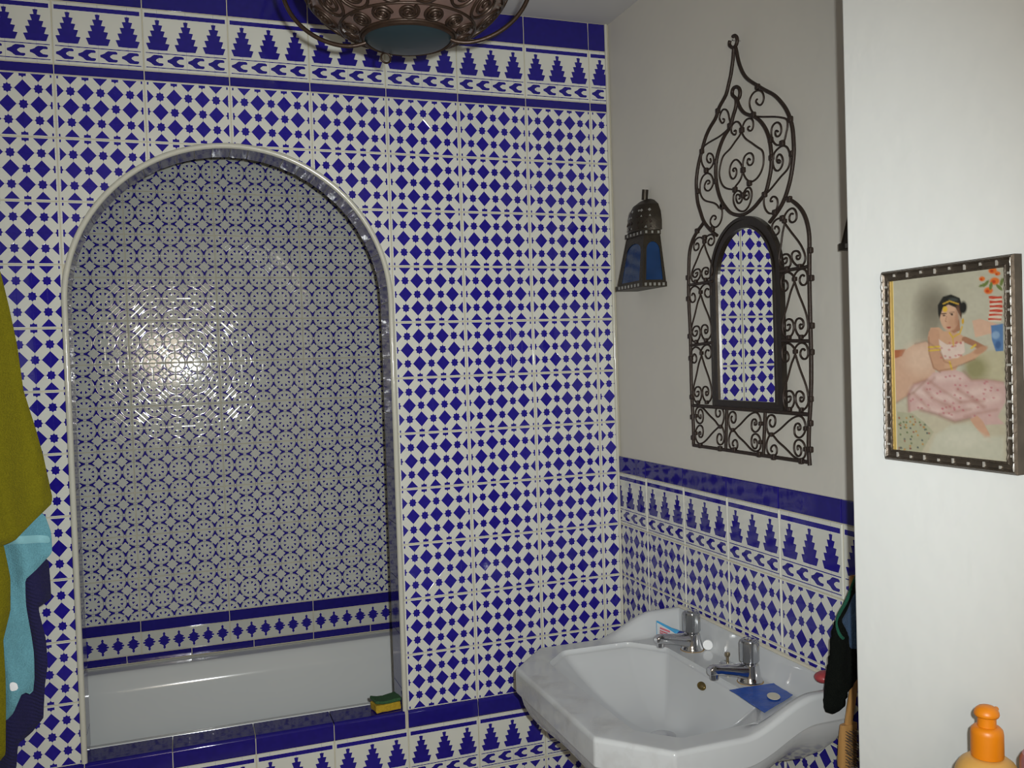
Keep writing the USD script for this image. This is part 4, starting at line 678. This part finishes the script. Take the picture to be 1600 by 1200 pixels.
# ---------------------------------------------------------------- cloths
from scipy.spatial import Delaunay
def cloth(poly, dist, step, thick, disp, edge=.006):
    """A hanging cloth with the outline poly (a, z): a thick sheet whose folds are disp(a, z); returned in (a, depth, z)."""
    P_ = Polygon(poly).buffer(-.004).buffer(.008).buffer(-.004); x0, y0, x1, y1 = P_.bounds
    ring = np.array([P_.exterior.interpolate(d).coords[0] for d in np.arange(0, P_.exterior.length, step)])
    gx, gy = np.meshgrid(np.arange(x0, x1, step), np.arange(y0, y1, step)); q = np.c_[gx.ravel() + rng.uniform(-.2, .2, gx.size) * step, gy.ravel()]
    inn_ = shapely.contains_xy(P_.buffer(-step * .6), q[:, 0], q[:, 1]); q = np.vstack([ring, q[inn_]]); n = len(ring)
    d = Delaunay(q).simplices; c = q[d].mean(1); d = d[shapely.contains_xy(P_, c[:, 0], c[:, 1])]
    A = q[d]; cr = (A[:, 1, 0] - A[:, 0, 0]) * (A[:, 2, 1] - A[:, 0, 1]) - (A[:, 1, 1] - A[:, 0, 1]) * (A[:, 2, 0] - A[:, 0, 0]); d[cr < 0] = d[cr < 0][:, ::-1]
    de = shapely.distance(shapely.points(q), P_.exterior); rnd = np.sqrt(np.clip(1 - (1 - np.clip(de / edge, 0, 1)) ** 2, 0, 1)); w = disp(q[:, 0], q[:, 1]) + dist
    F_ = np.c_[q[:, 0], w - thick / 2 * rnd - .0006, q[:, 1]]; B_ = np.c_[q[:, 0], w + thick / 2 * rnd + .0006, q[:, 1]]; N = len(q); f = d.tolist() + (d[:, ::-1] + N).tolist()
    for k in range(n): a, b = k, (k + 1) % n; f += [[a, a + N, b + N], [a, b + N, b]]
    m = trimesh.Trimesh(np.vstack([F_, B_]), f, process=False)
    if m.volume < 0: m.invert()
    return m
def terry(name, col, rib=0, var=.25, sheen=.04):
    g = G(); p = g.pos(); n1, n2 = g.noise(420, 2, p), g.noise(60, 3, p)
    c = g.mix(n1, tuple(x * (1 - var * 1.6) for x in col), tuple(min(1, x * (1 + var * 1.2)) for x in col)); c = g.mix(g.m('multiply', n2, .5), c, tuple(x * .72 for x in col))
    h = g.m('add', n1, g.m('multiply', n2, .8))
    if rib:
        s_ = g.add('separate_xyz', 'z', vector=p); x_ = s_.split('.')[0] + '.x'
        h = g.m('add', h, g.m('multiply', g.m('sine', g.m('multiply', g.m('add', s_, g.m('multiply', x_, .5)), rib)), .35))
    return g.done(name, base_color=c, roughness=.95, specular_ior_level=.1, sheen_weight=sheen, sheen_roughness=.5, normal=g.bump(h, .7, .003))
FL_ = json.loads(FLATS)
HK = simple('hook_metal', (.5, .5, .5), .25, metallic=1.0)
def hook(x, y, z, label):
    t = thing('wall_hook', label, 'hook', (x, y, z), 0)
    obj('plate', rbox(.0005, .004, -.012, .012, -.02, .02, .0015, 8), HK, t, smooth=40)
    obj('peg', tube(smooth_path([(.003, 0, -.005), (.03, 0, -.012), (.045, 0, -.008), (.048, 0, .012)], 16), .004, 8), HK, t, smooth=50)
    return t
def ext_l(p, top, xl=-.168):
    """The parts of the outline beyond the picture's left edge: out towards the wall hook."""
    return p
Yw = [(-.168, 1.89), (-.135, 1.90), (-.098, 1.855)] + FL_['yellow'] + [(-.162, 1.18)]
t1 = thing('yellow_towel', 'olive yellow terry towel hanging in front of the other towels', 'towel', (0, 0, 0))
obj('front_fold', cloth(Yw, -.665, .0075, .016, lambda a, z: .010 * np.sin(a * 62 + z * 3.0) * np.clip((2.0 - z) * 1.2, 0, 1) - .010 * np.exp(-((a - .2 * (1.3 - z) + .052) / .010) ** 2) + .006 * meshkit.fbm(np.c_[a * 12, z * 9, 0 * a], 3, 3)), terry('yellow_terry', (.150, .132, .006)), t1, smooth=60)
obj('back_fold', cloth([(-.162, 1.25)] + FL_['yellow2'] + [(-.165, .80)], -.642, .0075, .014, lambda a, z: .006 * np.sin(a * 70 + z * 9) + .004 * meshkit.fbm(np.c_[a * 12, z * 9, 0 * a], 3, 4)), '/World/Looks/yellow_terry', t1, smooth=60)
t2 = thing('turquoise_towel', 'light turquoise terry towel hanging below the yellow one', 'towel', (0, 0, 0))
obj('fold', cloth([(-.160, 1.45), (-.06, 1.45)] + FL_['turq'][1:] + [(-.160, .89)], -.592, .0075, .013, lambda a, z: .009 * np.sin(a * 95 + z * 16) + .006 * np.sin(z * 38 - a * 20) + .005 * meshkit.fbm(np.c_[a * 15, z * 12, 0 * a], 3, 8)), terry('turquoise_terry', (.135, .330, .395)), t2, smooth=60)
bandp = cloth([(-.13, 1.208), (-.073, 1.225), (-.028, 1.231), (.0225, 1.222), (.0225, 1.208), (-.028, 1.216), (-.078, 1.209), (-.13, 1.191)], -.6025, .006, .004, lambda a, z: .009 * np.sin(a * 95 + z * 16) + .006 * np.sin(z * 38 - a * 20) + .005 * meshkit.fbm(np.c_[a * 15, z * 12, 0 * a], 3, 8), .003)
obj('woven_band', bandp, simple('turquoise_band', (.20, .42, .47), .75, .3, 300), t2, smooth=60)
obj('care_tag', cloth(FL_['tag'], -.6195, .004, .0008, lambda a, z: .02 * (a + .05)), simple('tag_white', (.75, .76, .78), .4), t2, smooth=60)
t3 = thing('navy_towel', 'dark navy ribbed towel hanging behind the turquoise towel', 'towel', (0, 0, 0))
obj('fold', cloth([(-.158, 1.40), (-.07, 1.40), (-.03, 1.22)] + FL_['navy'][1:] + [(-.158, .76)], -.535, .0075, .015, lambda a, z: .012 * np.sin(a * 75 + z * 11) + .006 * meshkit.fbm(np.c_[a * 12, z * 9, 0 * a], 3, 9)), terry('navy_terry', (.022, .020, .070), rib=900, var=.2), t3, smooth=60)
for y_, z_2, n_ in ((-.655, 1.88, 'yellow'), (-.592, 1.46, 'turquoise'), (-.535, 1.41, 'navy')): hook(XL, y_, z_2, f'metal wall hook holding the {n_} towel')

# things hanging on the wall past the basin
MITT = terry('black_fabric', (.006, .0075, .006), var=.2, sheen=0); MB = terry('blue_fabric', (.060, .115, .215))
def hang(poly, x, thick, amp, step=.006, edge=.008):
    m = cloth(poly, x, step, thick, lambda a, z: amp * np.sin(a * 110 + z * 14) + amp * .6 * meshkit.fbm(np.c_[a * 25, z * 18, 0 * a], 3, 6), edge); v = np.array(m.vertices); m.vertices = v[:, [1, 0, 2]]
    if m.volume < 0: m.invert()
    return m
t4 = thing('bath_mitt', 'black cloth wash mitt with blue lining and green edge beside the basin', 'mitt', (0, 0, 0))
obj('mitt', hang([(-1.128, 1.17), (-1.118, 1.17)] + FL_['mitt'] + [(-1.165, .96), (-1.175, 1.08)], 1.40, .030, .004), MITT, t4, smooth=60)
obj('lining', hang(FL_['bluep'] + [(-1.160, 1.00), (-1.160, 1.09)], 1.383, .008, .003), MB, t4, smooth=60)
obj('green_edge', tube(smooth_path([(1.386, y - .001, z) for y, z in ((-1.123, 1.112), (-1.110, 1.090), (-1.087, 1.049), (-1.066, 1.010), (-1.070, .994), (-1.082, .986))], 30), .0032, 8), terry('green_fabric', (.020, .115, .070)), t4, smooth=60)
obj('loop', tube(smooth_path([(1.40, -1.123, 1.165), (1.41, -1.122, 1.20), (1.42, -1.123, 1.23), (1.43, -1.124, 1.20), (1.405, -1.124, 1.165)], 24), .002, 6), MITT, t4, smooth=60)
h2 = thing('wall_hook', 'metal wall hook above the black wash mitt', 'hook', (XB - .0025, -1.123, 1.232), 180)
obj('plate', rbox(.0005, .004, -.012, .012, -.02, .02, .0015, 8), HK, h2, smooth=40); obj('peg', tube(smooth_path([(.003, 0, -.005), (.035, 0, -.012), (.055, 0, -.008), (.058, 0, .012)], 16), .004, 8), HK, h2, smooth=50)
t5 = thing('bath_brush', 'wooden bath brush with dark bristles hanging beside the basin', 'brush', (0, 0, 0))
WOOD = (lambda g: g.done('brush_wood', base_color=g.mix(g.noise(18, 3, g.add('mapping', 'vector', vector=g.pos(), scale=(6, 6, 1))), (.42, .20, .055), (.56, .31, .11)), roughness=.4))(G())
def brush_part(prof, x, th_):
    rings = []
    for y0, y1, z in prof:
        a = np.linspace(0, 2 * np.pi, 20, endpoint=False); ce = np.sign(np.cos(a)) * np.abs(np.cos(a)) ** .7; se = np.sign(np.sin(a)) * np.abs(np.sin(a)) ** .7
        rings.append(np.stack([x + th_ * se, (y0 + y1) / 2 + (y1 - y0) / 2 * ce, np.full(20, z)], 1))
    return loft(rings)
BX = 1.440
obj('handle', brush_part([(-1.054, -1.047, 1.09), (-1.056, -1.044, 1.085), (-1.056, -1.044, 1.02), (-1.053, -1.043, .91), (-1.0496, -1.0420, .8859), (-1.0432, -1.0322, .845), (-1.0335, -1.0235, .807), (-1.0320, -1.0210, .793)], BX, .008), WOOD, t5, smooth=50)
obj('head', brush_part([(-1.0335, -1.0210, .798), (-1.0345, -1.0185, .791), (-1.0335, -1.0140, .770), (-1.0325, -1.0110, .745), (-1.0320, -1.0085, .719), (-1.0310, -1.0095, .714)], BX, .019), WOOD, t5, smooth=50)
bs = []
for zz_ in np.linspace(.721, .787, 12):
    for xx_ in (BX - .012, BX - .004, BX + .004, BX + .012):
        for k in range(3):
            e = np.array([xx_ + rng.normal(0, .002), -1.0325 - .015, zz_ + rng.normal(0, .002)]); bs.append(tube([(xx_ + rng.normal(0, .0008), -1.0315, zz_), e], .0006, 4))
obj('bristles', cat(*bs), simple('bristle', (.10, .07, .05), .6), t5)
h3 = thing('wall_hook', 'metal wall hook behind the black wash mitt holding the brush', 'hook', (XB - .0025, -1.050, 1.062), 180)
obj('plate', rbox(.0005, .004, -.010, .010, -.015, .015, .0015, 8), HK, h3, smooth=40); obj('peg', tube(smooth_path([(.003, 0, -.005), (.02, 0, -.010), (.030, 0, -.008)], 12), .0035, 8), HK, h3, smooth=50)

# scouring sponge on the ledge
t6 = thing('scouring_sponge', 'green and yellow scouring sponge on the blue bath ledge', 'sponge', (.757, .036, .5632), 8)
def lump(x, y, z0, z1, r, amp, sd):
    m = rbox(-x, x, -y, y, z0, z1, r, 12).subdivide().subdivide(); v = np.array(m.vertices); v += amp * (np.stack([meshkit.fbm(v * 60 + k * 9, 3, sd + k) for k in range(3)], 1) - .5) * [1, 1, .6]; v[:, 2] = np.maximum(v[:, 2], z0); m.vertices = v; return m
obj('foam', lump(.036, .024, .0005, .0215, .003, .006, 11), simple('sponge_yellow', (.46, .30, .018), .95, .8, 220, .003, .35, 160), t6, smooth=50)
sc_ = lump(.0375, .026, .0220, .0310, .003, .007, 21); v = np.array(sc_.vertices); v[:, 2] += .006 * np.clip(-v[:, 0] / .036, 0, 1) ** 2 + .003 * np.clip(v[:, 0] / .036, 0, 1) ** 2; sc_.vertices = v
obj('scourer', sc_, simple('scourer_green', (.035, .105, .040), .95, .9, 260, .003, .35, 200), t6, smooth=50)

# bottles on the shelf below the picture
sh_ = thing('wall_shelf', 'small white shelf under the picture', 'shelf', (XN - .0005, -1.80, .912))
obj('board', rbox(-.125, 0, -.20, .19, 0, .018, .003, 8), simple('shelf_white', (.7, .7, .68), .4), sh_, smooth=40)
for yy_ in (-.15, .14): obj('bracket', cat(bx(-.10, -.001, yy_ - .008, yy_ + .008, -.012, -.0005), bx(-.013, -.001, yy_ - .008, yy_ + .008, -.10, -.012)), HK, sh_)
ORG, PCH = simple('orange_plastic', (.68, .205, .002), .42), simple('peach_lotion_plastic', (.62, .345, .085), .42)
pbt = thing('pump_bottle', 'peach lotion bottle with a bright orange pump top', 'bottle', (1.078, -1.6865, .9305), 0)
obj('body', lathe([(0, 0), (.030, 0), (.034, .004), (.0352, .02), (.0352, .095), (.0345, .110), (.032, .120), (.027, .128), (.021, .1325), (.0168, .134), (0, .134)], 48), PCH, pbt, smooth=40)
cap_ = obj('pump', lathe([(0, .1345), (.0163, .1345), (.0168, .137), (.0168, .160), (.0160, .1645), (.0135, .1672), (.0105, .1682), (0, .1682)], 40), ORG, pbt, smooth=35)
obj('stem', lathe([(0, .168), (.0098, .168), (.0095, .176), (.0098, .180), (0, .180)], 32), ORG, cap_, smooth=35)
hd = cat(lathe([(0, .1782), (.0095, .1782), (.0122, .1792), (.0130, .1812), (.0126, .1838), (.0110, .1868), (.0080, .1893), (.0040, .1906), (0, .1909)], 40), (lambda m: (m.apply_transform(trimesh.transformations.rotation_matrix(math.radians(20), [0, 0, 1])), m.apply_translation([0, 0, .1805]), m)[2])(as_tm(m3.Manifold.batch_hull([m3.Manifold.sphere(.0030, 14).translate((x_, 0, z_q)) for x_, z_q in ((.006, .001), (.024, -.0006))]))))
obj('nozzle', hd, ORG, cap_, smooth=50)
b2 = thing('red_bottle', 'dusky red bottle standing at the right picture edge', 'bottle', (1.080, -1.7605, .9305), 0)
obj('body', lathe([(0, 0), (.025, 0), (.028, .004), (.028, .115), (.026, .125), (.0255, .127), (0, .127)], 40), simple('dusky_red', (.33, .11, .12), .35), b2, smooth=40)
obj('cap', lathe([(0, .1275), (.0255, .1275), (.0262, .130), (.0262, .158), (.0235, .1635), (0, .165)], 40), simple('dusky_cap', (.36, .13, .14), .3), b2, smooth=40)

# ---------------------------------------------------------------- framed picture
PX0 = XN - .0005
pic = thing('framed_picture', 'notched silver-brown frame with a picture of a seated woman', 'picture', (PX0, -1.588, 1.494), 0)
HW, HH, FW = .1010, .1225, .0135                     # half width, half height, width of the bar
FRM = simple('frame_bronze', (.085, .068, .052), .35, .5, 120, .001, .4, 50, metallic=.6); FSV = simple('frame_silver', (.50, .48, .44), .30, .3, 90, .001, .2, 60, metallic=.45)
prof = [(-.001, 0), (-.012, 0), (-.0150, .0022), (-.0150, .0040), (-.0128, .0055), (-.0122, FW * .55), (-.0126, FW - .0028), (-.0134, FW - .0016), (-.0126, FW), (-.001, FW)]
def bar(p0, p1, inward):
    p0, p1, w = np.array(p0), np.array(p1), np.array(inward); L_ = np.linalg.norm(p1 - p0); e = (p1 - p0) / L_; rings = []
    for end, sg in ((p0, 1), (p1, -1)):
        rings.append(np.array([[d, *(end + w * t + e * sg * t)] for d, t in prof]))
    return loft(rings)
cs_ = [(HW, HH), (-HW, HH), (-HW, -HH), (HW, -HH)]   # (y, z)
ins = [(0, -1), (1, 0), (0, 1), (-1, 0)]
for k in range(4):
    o = obj('frame_bar', bar(cs_[k], cs_[(k + 1) % 4], ins[k]), FRM, pic)
    a, b, w = np.array(cs_[k]), np.array(cs_[(k + 1) % 4]), np.array(ins[k]); n_ = 9 if k % 2 == 0 else 12
    for j in range(1, n_):
        c = a + (b - a) * j / n_ + w * FW * .5; long_ = j % 2 == 0; e = (b - a) / np.linalg.norm(b - a); hl = .0042 if long_ else .0017
        q = [(d, *(c + e * s1_ * .0013 + w * s2_ * hl)) for d in (-.0118, -.0138) for s1_ in (-1, 1) for s2_ in (-1, 1)]
        obj('stud', trimesh.convex.convex_hull(np.array(q)), FSV, o)
    for off, dd in ((.0030, -.0149), (FW - .0016, -.0132)):                    # worn silver ridges, in short lengths
        p0, p1 = a + w * off + (b - a) / np.linalg.norm(b - a) * off, b + w * off - (b - a) / np.linalg.norm(b - a) * off; m_n = 22; seg = []
        for j in range(m_n):
            q0, q1 = p0 + (p1 - p0) * (j + .06) / m_n, p0 + (p1 - p0) * (j + .94) / m_n; r_ = .0011 * rng.uniform(.7, 1.25)
            seg.append(tube([(dd, *q0), (dd - .0004, *((q0 + q1) / 2)), (dd, *q1)], [r_ * .6, r_, r_ * .6], 6))
        obj('ridge', cat(*seg), FSV if off < .004 and k % 2 else FRM, o, smooth=60)
obj('gilt_slip', cat(bx(-.0112, -.001, HW - FW - .0042, HW - FW + .0005, -HH + FW - .001, HH - FW + .001)), simple('gilt', (.62, .45, .14), .3, .3, 150, metallic=.5), pic)
# the print, painted per vertex on a fine grid; (s, t) = 0..1 from its upper left
NX_, NY_ = 150, 186
sg, tg = np.meshgrid(np.linspace(0, 1, NX_), np.linspace(0, 1, NY_)); SS, TT = sg.ravel(), tg.ravel()
quad = np.array([(300, 235), (746, 176), (790, 990), (322, 945)], float)      # the same corners in a working grid
GX = (1 - SS) * (1 - TT) * quad[0, 0] + SS * (1 - TT) * quad[1, 0] + SS * TT * quad[2, 0] + (1 - SS) * TT * quad[3, 0]
GY = (1 - SS) * (1 - TT) * quad[0, 1] + SS * (1 - TT) * quad[1, 1] + SS * TT * quad[2, 1] + (1 - SS) * TT * quad[3, 1]
lin = lambda c: np.where(np.asarray(c) / 255. <= .04045, np.asarray(c) / 255. / 12.92, ((np.asarray(c) / 255. + .055) / 1.055) ** 2.4)
COL = np.tile(lin((196, 192, 172)), (len(SS), 1)); PTS = shapely.points(np.c_[GX, GY])
def paint(mask, c, op=1.0): global COL; a = (np.clip(mask, 0, 1) * op)[:, None]; COL = COL * (1 - a) + lin(c) * a
def area(pts, soft=4):
    p = Polygon(pts).buffer(6).buffer(-6); i = shapely.contains(p, PTS); d = shapely.distance(PTS, p.exterior); return np.clip(.5 + np.where(i, d, -d) / soft, 0, 1)
def blob(cx, cy, rx, ry, soft=.25, rot=0):
    c, s = math.cos(rot), math.sin(rot); dx, dy = GX - cx, GY - cy; q = np.sqrt(((c * dx + s * dy) / rx) ** 2 + ((-s * dx + c * dy) / ry) ** 2); return np.clip((1 - q) / soft + .5, 0, 1)
def stroke(pts, w, soft=3): ls = shapely.LineString(pts); return np.clip(.5 + (w - shapely.distance(PTS, ls)) / soft, 0, 1)
nz_ = meshkit.fbm(np.c_[GX / 60, GY / 60, 0 * GX], 4, 3)
paint(nz_ * .8, (178, 172, 150), .6)
paint(blob(470, 400, 60, 140, 1.2), (126, 118, 100), .75); paint(blob(490, 330, 70, 60, 1.2), (110, 104, 90), .6)
paint(np.clip((GY - 700) / 120, 0, 1), (196, 186, 160), .8)
paint(area([(310, 530), (360, 525), (400, 500), (450, 488), (500, 520), (490, 660), (400, 700), (320, 745)]), (206, 168, 142)); paint(area([(310, 525), (362, 520), (345, 550), (312, 560)]), (176, 108, 74))
paint(blob(430, 560, 70, 60, 1.0), (222, 192, 168), .7)
paint(area([(610, 570), (640, 530), (760, 520), (770, 650), (640, 660)], 12), (190, 182, 150)); paint(blob(655, 600, 45, 50, .9), (128, 124, 74), .7)
paint(area([(636, 400), (665, 392), (705, 405), (745, 420), (745, 455), (700, 455), (650, 470)]), (214, 176, 150)); paint(area([(706, 420), (750, 412), (755, 525), (728, 528), (712, 480)]), (92, 128, 172))
paint(blob(725, 460, 14, 16, .5), (150, 178, 205), .8); paint(blob(735, 500, 10, 16, .5), (60, 92, 140), .8)
for y in np.linspace(300, 402, 40): paint(stroke([(696 + 4 * math.sin((y - 300) / 33), y), (738 + 6 * math.sin((y - 290) / 40), y)], 1.6, 2), (200, 62, 38) if int((y - 300) / 9) % 2 == 0 else (226, 208, 186))
for x, y, r in ((704, 192, 15), (713, 236, 17), (692, 275, 16), (667, 226, 11), (722, 205, 10)): paint(blob(x, y, r, r * .9, .4), (226, 118, 46)); paint(blob(x - 3, y + 2, r * .4, r * .4, .6), (196, 70, 30))
for x, y, a in ((682, 246, .6), (730, 262, -.7), (700, 256, .1), (672, 252, 1.2), (738, 240, .2)): paint(blob(x, y, 6, 17, .4, a), (112, 128, 66))
SK, SK2 = (206, 164, 132), (168, 120, 92)
paint(area([(470, 430), (505, 428), (525, 445), (560, 440), (590, 455), (612, 470), (600, 560), (575, 612), (520, 618), (486, 600), (462, 520), (458, 470)]), SK)   # trunk
paint(area([(462, 448), (478, 430), (505, 440), (514, 520), (530, 572), (560, 580), (552, 604), (512, 614), (484, 600), (466, 540)]), (198, 154, 124))            # near arm
paint(stroke([(545, 590), (590, 570), (640, 548), (672, 520)], 15, 4), SK); paint(stroke([(610, 478), (648, 496), (676, 512)], 12, 4), SK2); paint(blob(672, 522, 28, 13, .4, -.5), (190, 144, 114))
paint(area([(505, 478), (540, 500), (572, 500), (606, 485), (612, 530), (585, 556), (530, 562), (512, 530)]), (222, 200, 186)); 
rp = np.random.default_rng(5)
for _ in range(16): paint(blob(rp.uniform(512, 606), rp.uniform(490, 555), 5, 4, .6), (190, 104, 104), .7)
paint(area([(555, 400), (585, 395), (592, 440), (566, 452), (550, 440)]), SK2)                                                                              # neck
paint(blob(545, 385, 37, 58, .12, -.12), (212, 172, 142)); paint(blob(560, 410, 22, 30, .9), (190, 144, 114), .6)
paint(area([(500, 372), (498, 335), (518, 300), (550, 290), (585, 305), (598, 345), (594, 392), (584, 372), (570, 345), (540, 332), (518, 350), (506, 392)]), (38, 38, 34)); paint(blob(560, 312, 18, 8, .8), (84, 92, 88), .6)
paint(blob(528, 352, 10, 12, .4), (224, 184, 64)); paint(stroke([(520, 330), (545, 318), (580, 330)], 3), (206, 168, 62), .9)
for x, y in ((524, 378), (556, 374)): paint(stroke([(x - 9, y - 7), (x + 9, y - 9)], 1.8, 2), (66, 46, 36)); paint(blob(x, y, 6, 3, .5), (44, 34, 30))
paint(stroke([(536, 380), (530, 402), (537, 405)], 1.4, 2), (160, 112, 86), .8); paint(blob(545, 428, 9, 4, .5), (158, 62, 56))
paint(blob(600, 402, 5, 12, .5), (210, 166, 60)); paint(stroke([(548, 450), (562, 470), (590, 452), (598, 425)], 3), (214, 176, 66)); paint(stroke([(562, 470), (566, 505)], 2.5), (208, 170, 66), .9)
for p_ in ([(462, 512), (510, 508)], [(464, 526), (512, 522)], [(552, 572), (562, 604)], [(636, 515), (652, 500)]): paint(stroke(p_, 3.4), (220, 186, 66))
TR = (206, 172, 164)
paint(area([(485, 618), (520, 612), (575, 606), (605, 616), (640, 648), (700, 644), (760, 655), (775, 690), (770, 740), (745, 800), (770, 830), (700, 835), (640, 806), (580, 822), (500, 790), (430, 772), (378, 785), (372, 712), (400, 668), (455, 650)], 6), TR)
for a_, b_, w_ in (((400, 690), (520, 730), 16), ((500, 640), (600, 640), 12), ((560, 720), (700, 690), 18), ((430, 760), (560, 800), 12), ((640, 760), (740, 720), 14)): paint(stroke([a_, b_], w_, 26), (226, 200, 190), .7)
for a_, b_ in (((470, 655), (600, 740)), ((400, 705), (470, 770)), ((600, 740), (690, 735)), ((520, 790), (640, 770)), ((490, 640), (470, 660)), ((620, 800), (740, 770))): paint(stroke([a_, b_], 2.5, 18), (164, 116, 100), .62)
for _ in range(70):
    x, y = rp.uniform(380, 770), rp.uniform(620, 830); paint(blob(x, y, 5, 4, .6) * area([(485, 618), (605, 616), (640, 648), (760, 655), (770, 740), (745, 820), (640, 806), (500, 790), (378, 785), (372, 712), (455, 650)]), (184, 88, 104), .6)
for pts_, w_, c_, op_ in (([(380, 780), (374, 712), (402, 668), (456, 648)], 6, (150, 100, 88), .55), ([(432, 774), (500, 792), (580, 824), (640, 808)], 6, (140, 92, 80), .6), ([(610, 612), (642, 648), (700, 646), (762, 656)], 5, (160, 112, 98), .5), ([(590, 690), (640, 720), (690, 760)], 9, (166, 116, 104), .5), ([(450, 690), (490, 730), (560, 760)], 9, (170, 122, 110), .5)):
    paint(stroke(pts_, w_, 14), c_, op_)
for pts_, w_ in (([(462, 470), (466, 540), (486, 598), (514, 616)], 3), ([(514, 610), (556, 602), (600, 584), (650, 560)], 3), ([(510, 520), (530, 570), (556, 580)], 3)): paint(stroke(pts_, w_, 6), (140, 96, 72), .55)
paint(blob(580, 380, 12, 44, .8), (160, 112, 86), .5); paint(blob(600, 345, 14, 26, .5), (34, 34, 32))
paint(stroke([(404, 498), (455, 486), (500, 518)], 3, 8), (140, 110, 92), .5); paint(stroke([(322, 745), (400, 702), (450, 655)], 4, 10), (150, 118, 98), .55)
paint(area([(640, 812), (668, 796), (690, 820), (716, 870), (728, 908), (712, 912), (690, 880), (664, 848)]), (206, 162, 134))
paint(area([(560, 840), (640, 830), (700, 885), (770, 880), (776, 985), (470, 955), (500, 880)], 16), (200, 198, 178), .9); paint(blob(620, 900, 80, 30, 1.0), (214, 210, 190), .6)
paint(area([(324, 782), (395, 790), (450, 826), (492, 868), (470, 900), (440, 952), (330, 948)]), (176, 174, 146))
for _ in range(60): paint(blob(rp.uniform(332, 480), rp.uniform(800, 945), 4.5, 4, .6) * area([(330, 790), (395, 795), (450, 830), (488, 868), (440, 948), (332, 944)]), [(96, 112, 70), (70, 80, 84), (190, 140, 60), (150, 90, 70)][rp.integers(4)], .85)
COL = np.clip(.66 * COL * (.94 + .12 * meshkit.fbm(np.c_[GX / 14, GY / 14, 0 * GX], 3, 7))[:, None], 0, 1)
iy, ix = HW - FW - .0040, HH - FW + .0008
yv, zv = iy - SS * (2 * (HW - FW) - .0046), ix - TT * 2 * ix
idx = np.arange(NX_ * NY_).reshape(NY_, NX_); a_, b_, c_, d_ = idx[:-1, :-1].ravel(), idx[:-1, 1:].ravel(), idx[1:, 1:].ravel(), idx[1:, :-1].ravel()
gp = G(); at_ = gp.add('attribute', 'color', attribute='paint')
prt = usdkit.mesh(stage, str(pic.GetPath()) + '/print', (np.c_[np.full(len(SS), -.0104), yv, zv], np.vstack([np.c_[a_, d_, c_], np.c_[a_, c_, b_]])), gp.done('print_paint', base_color=at_, roughness=.5), False)
UsdGeom.PrimvarsAPI(prt).CreatePrimvar('paint', Sdf.ValueTypeNames.Color3fArray, 'vertex').Set(Vt.Vec3fArray.FromNumpy(COL.astype(np.float32)))
obj('backing', bx(-.0100, -.0005, -HW + FW - .001, HW - FW + .001, -HH + FW - .001, HH - FW + .001), MT['trim'], pic)
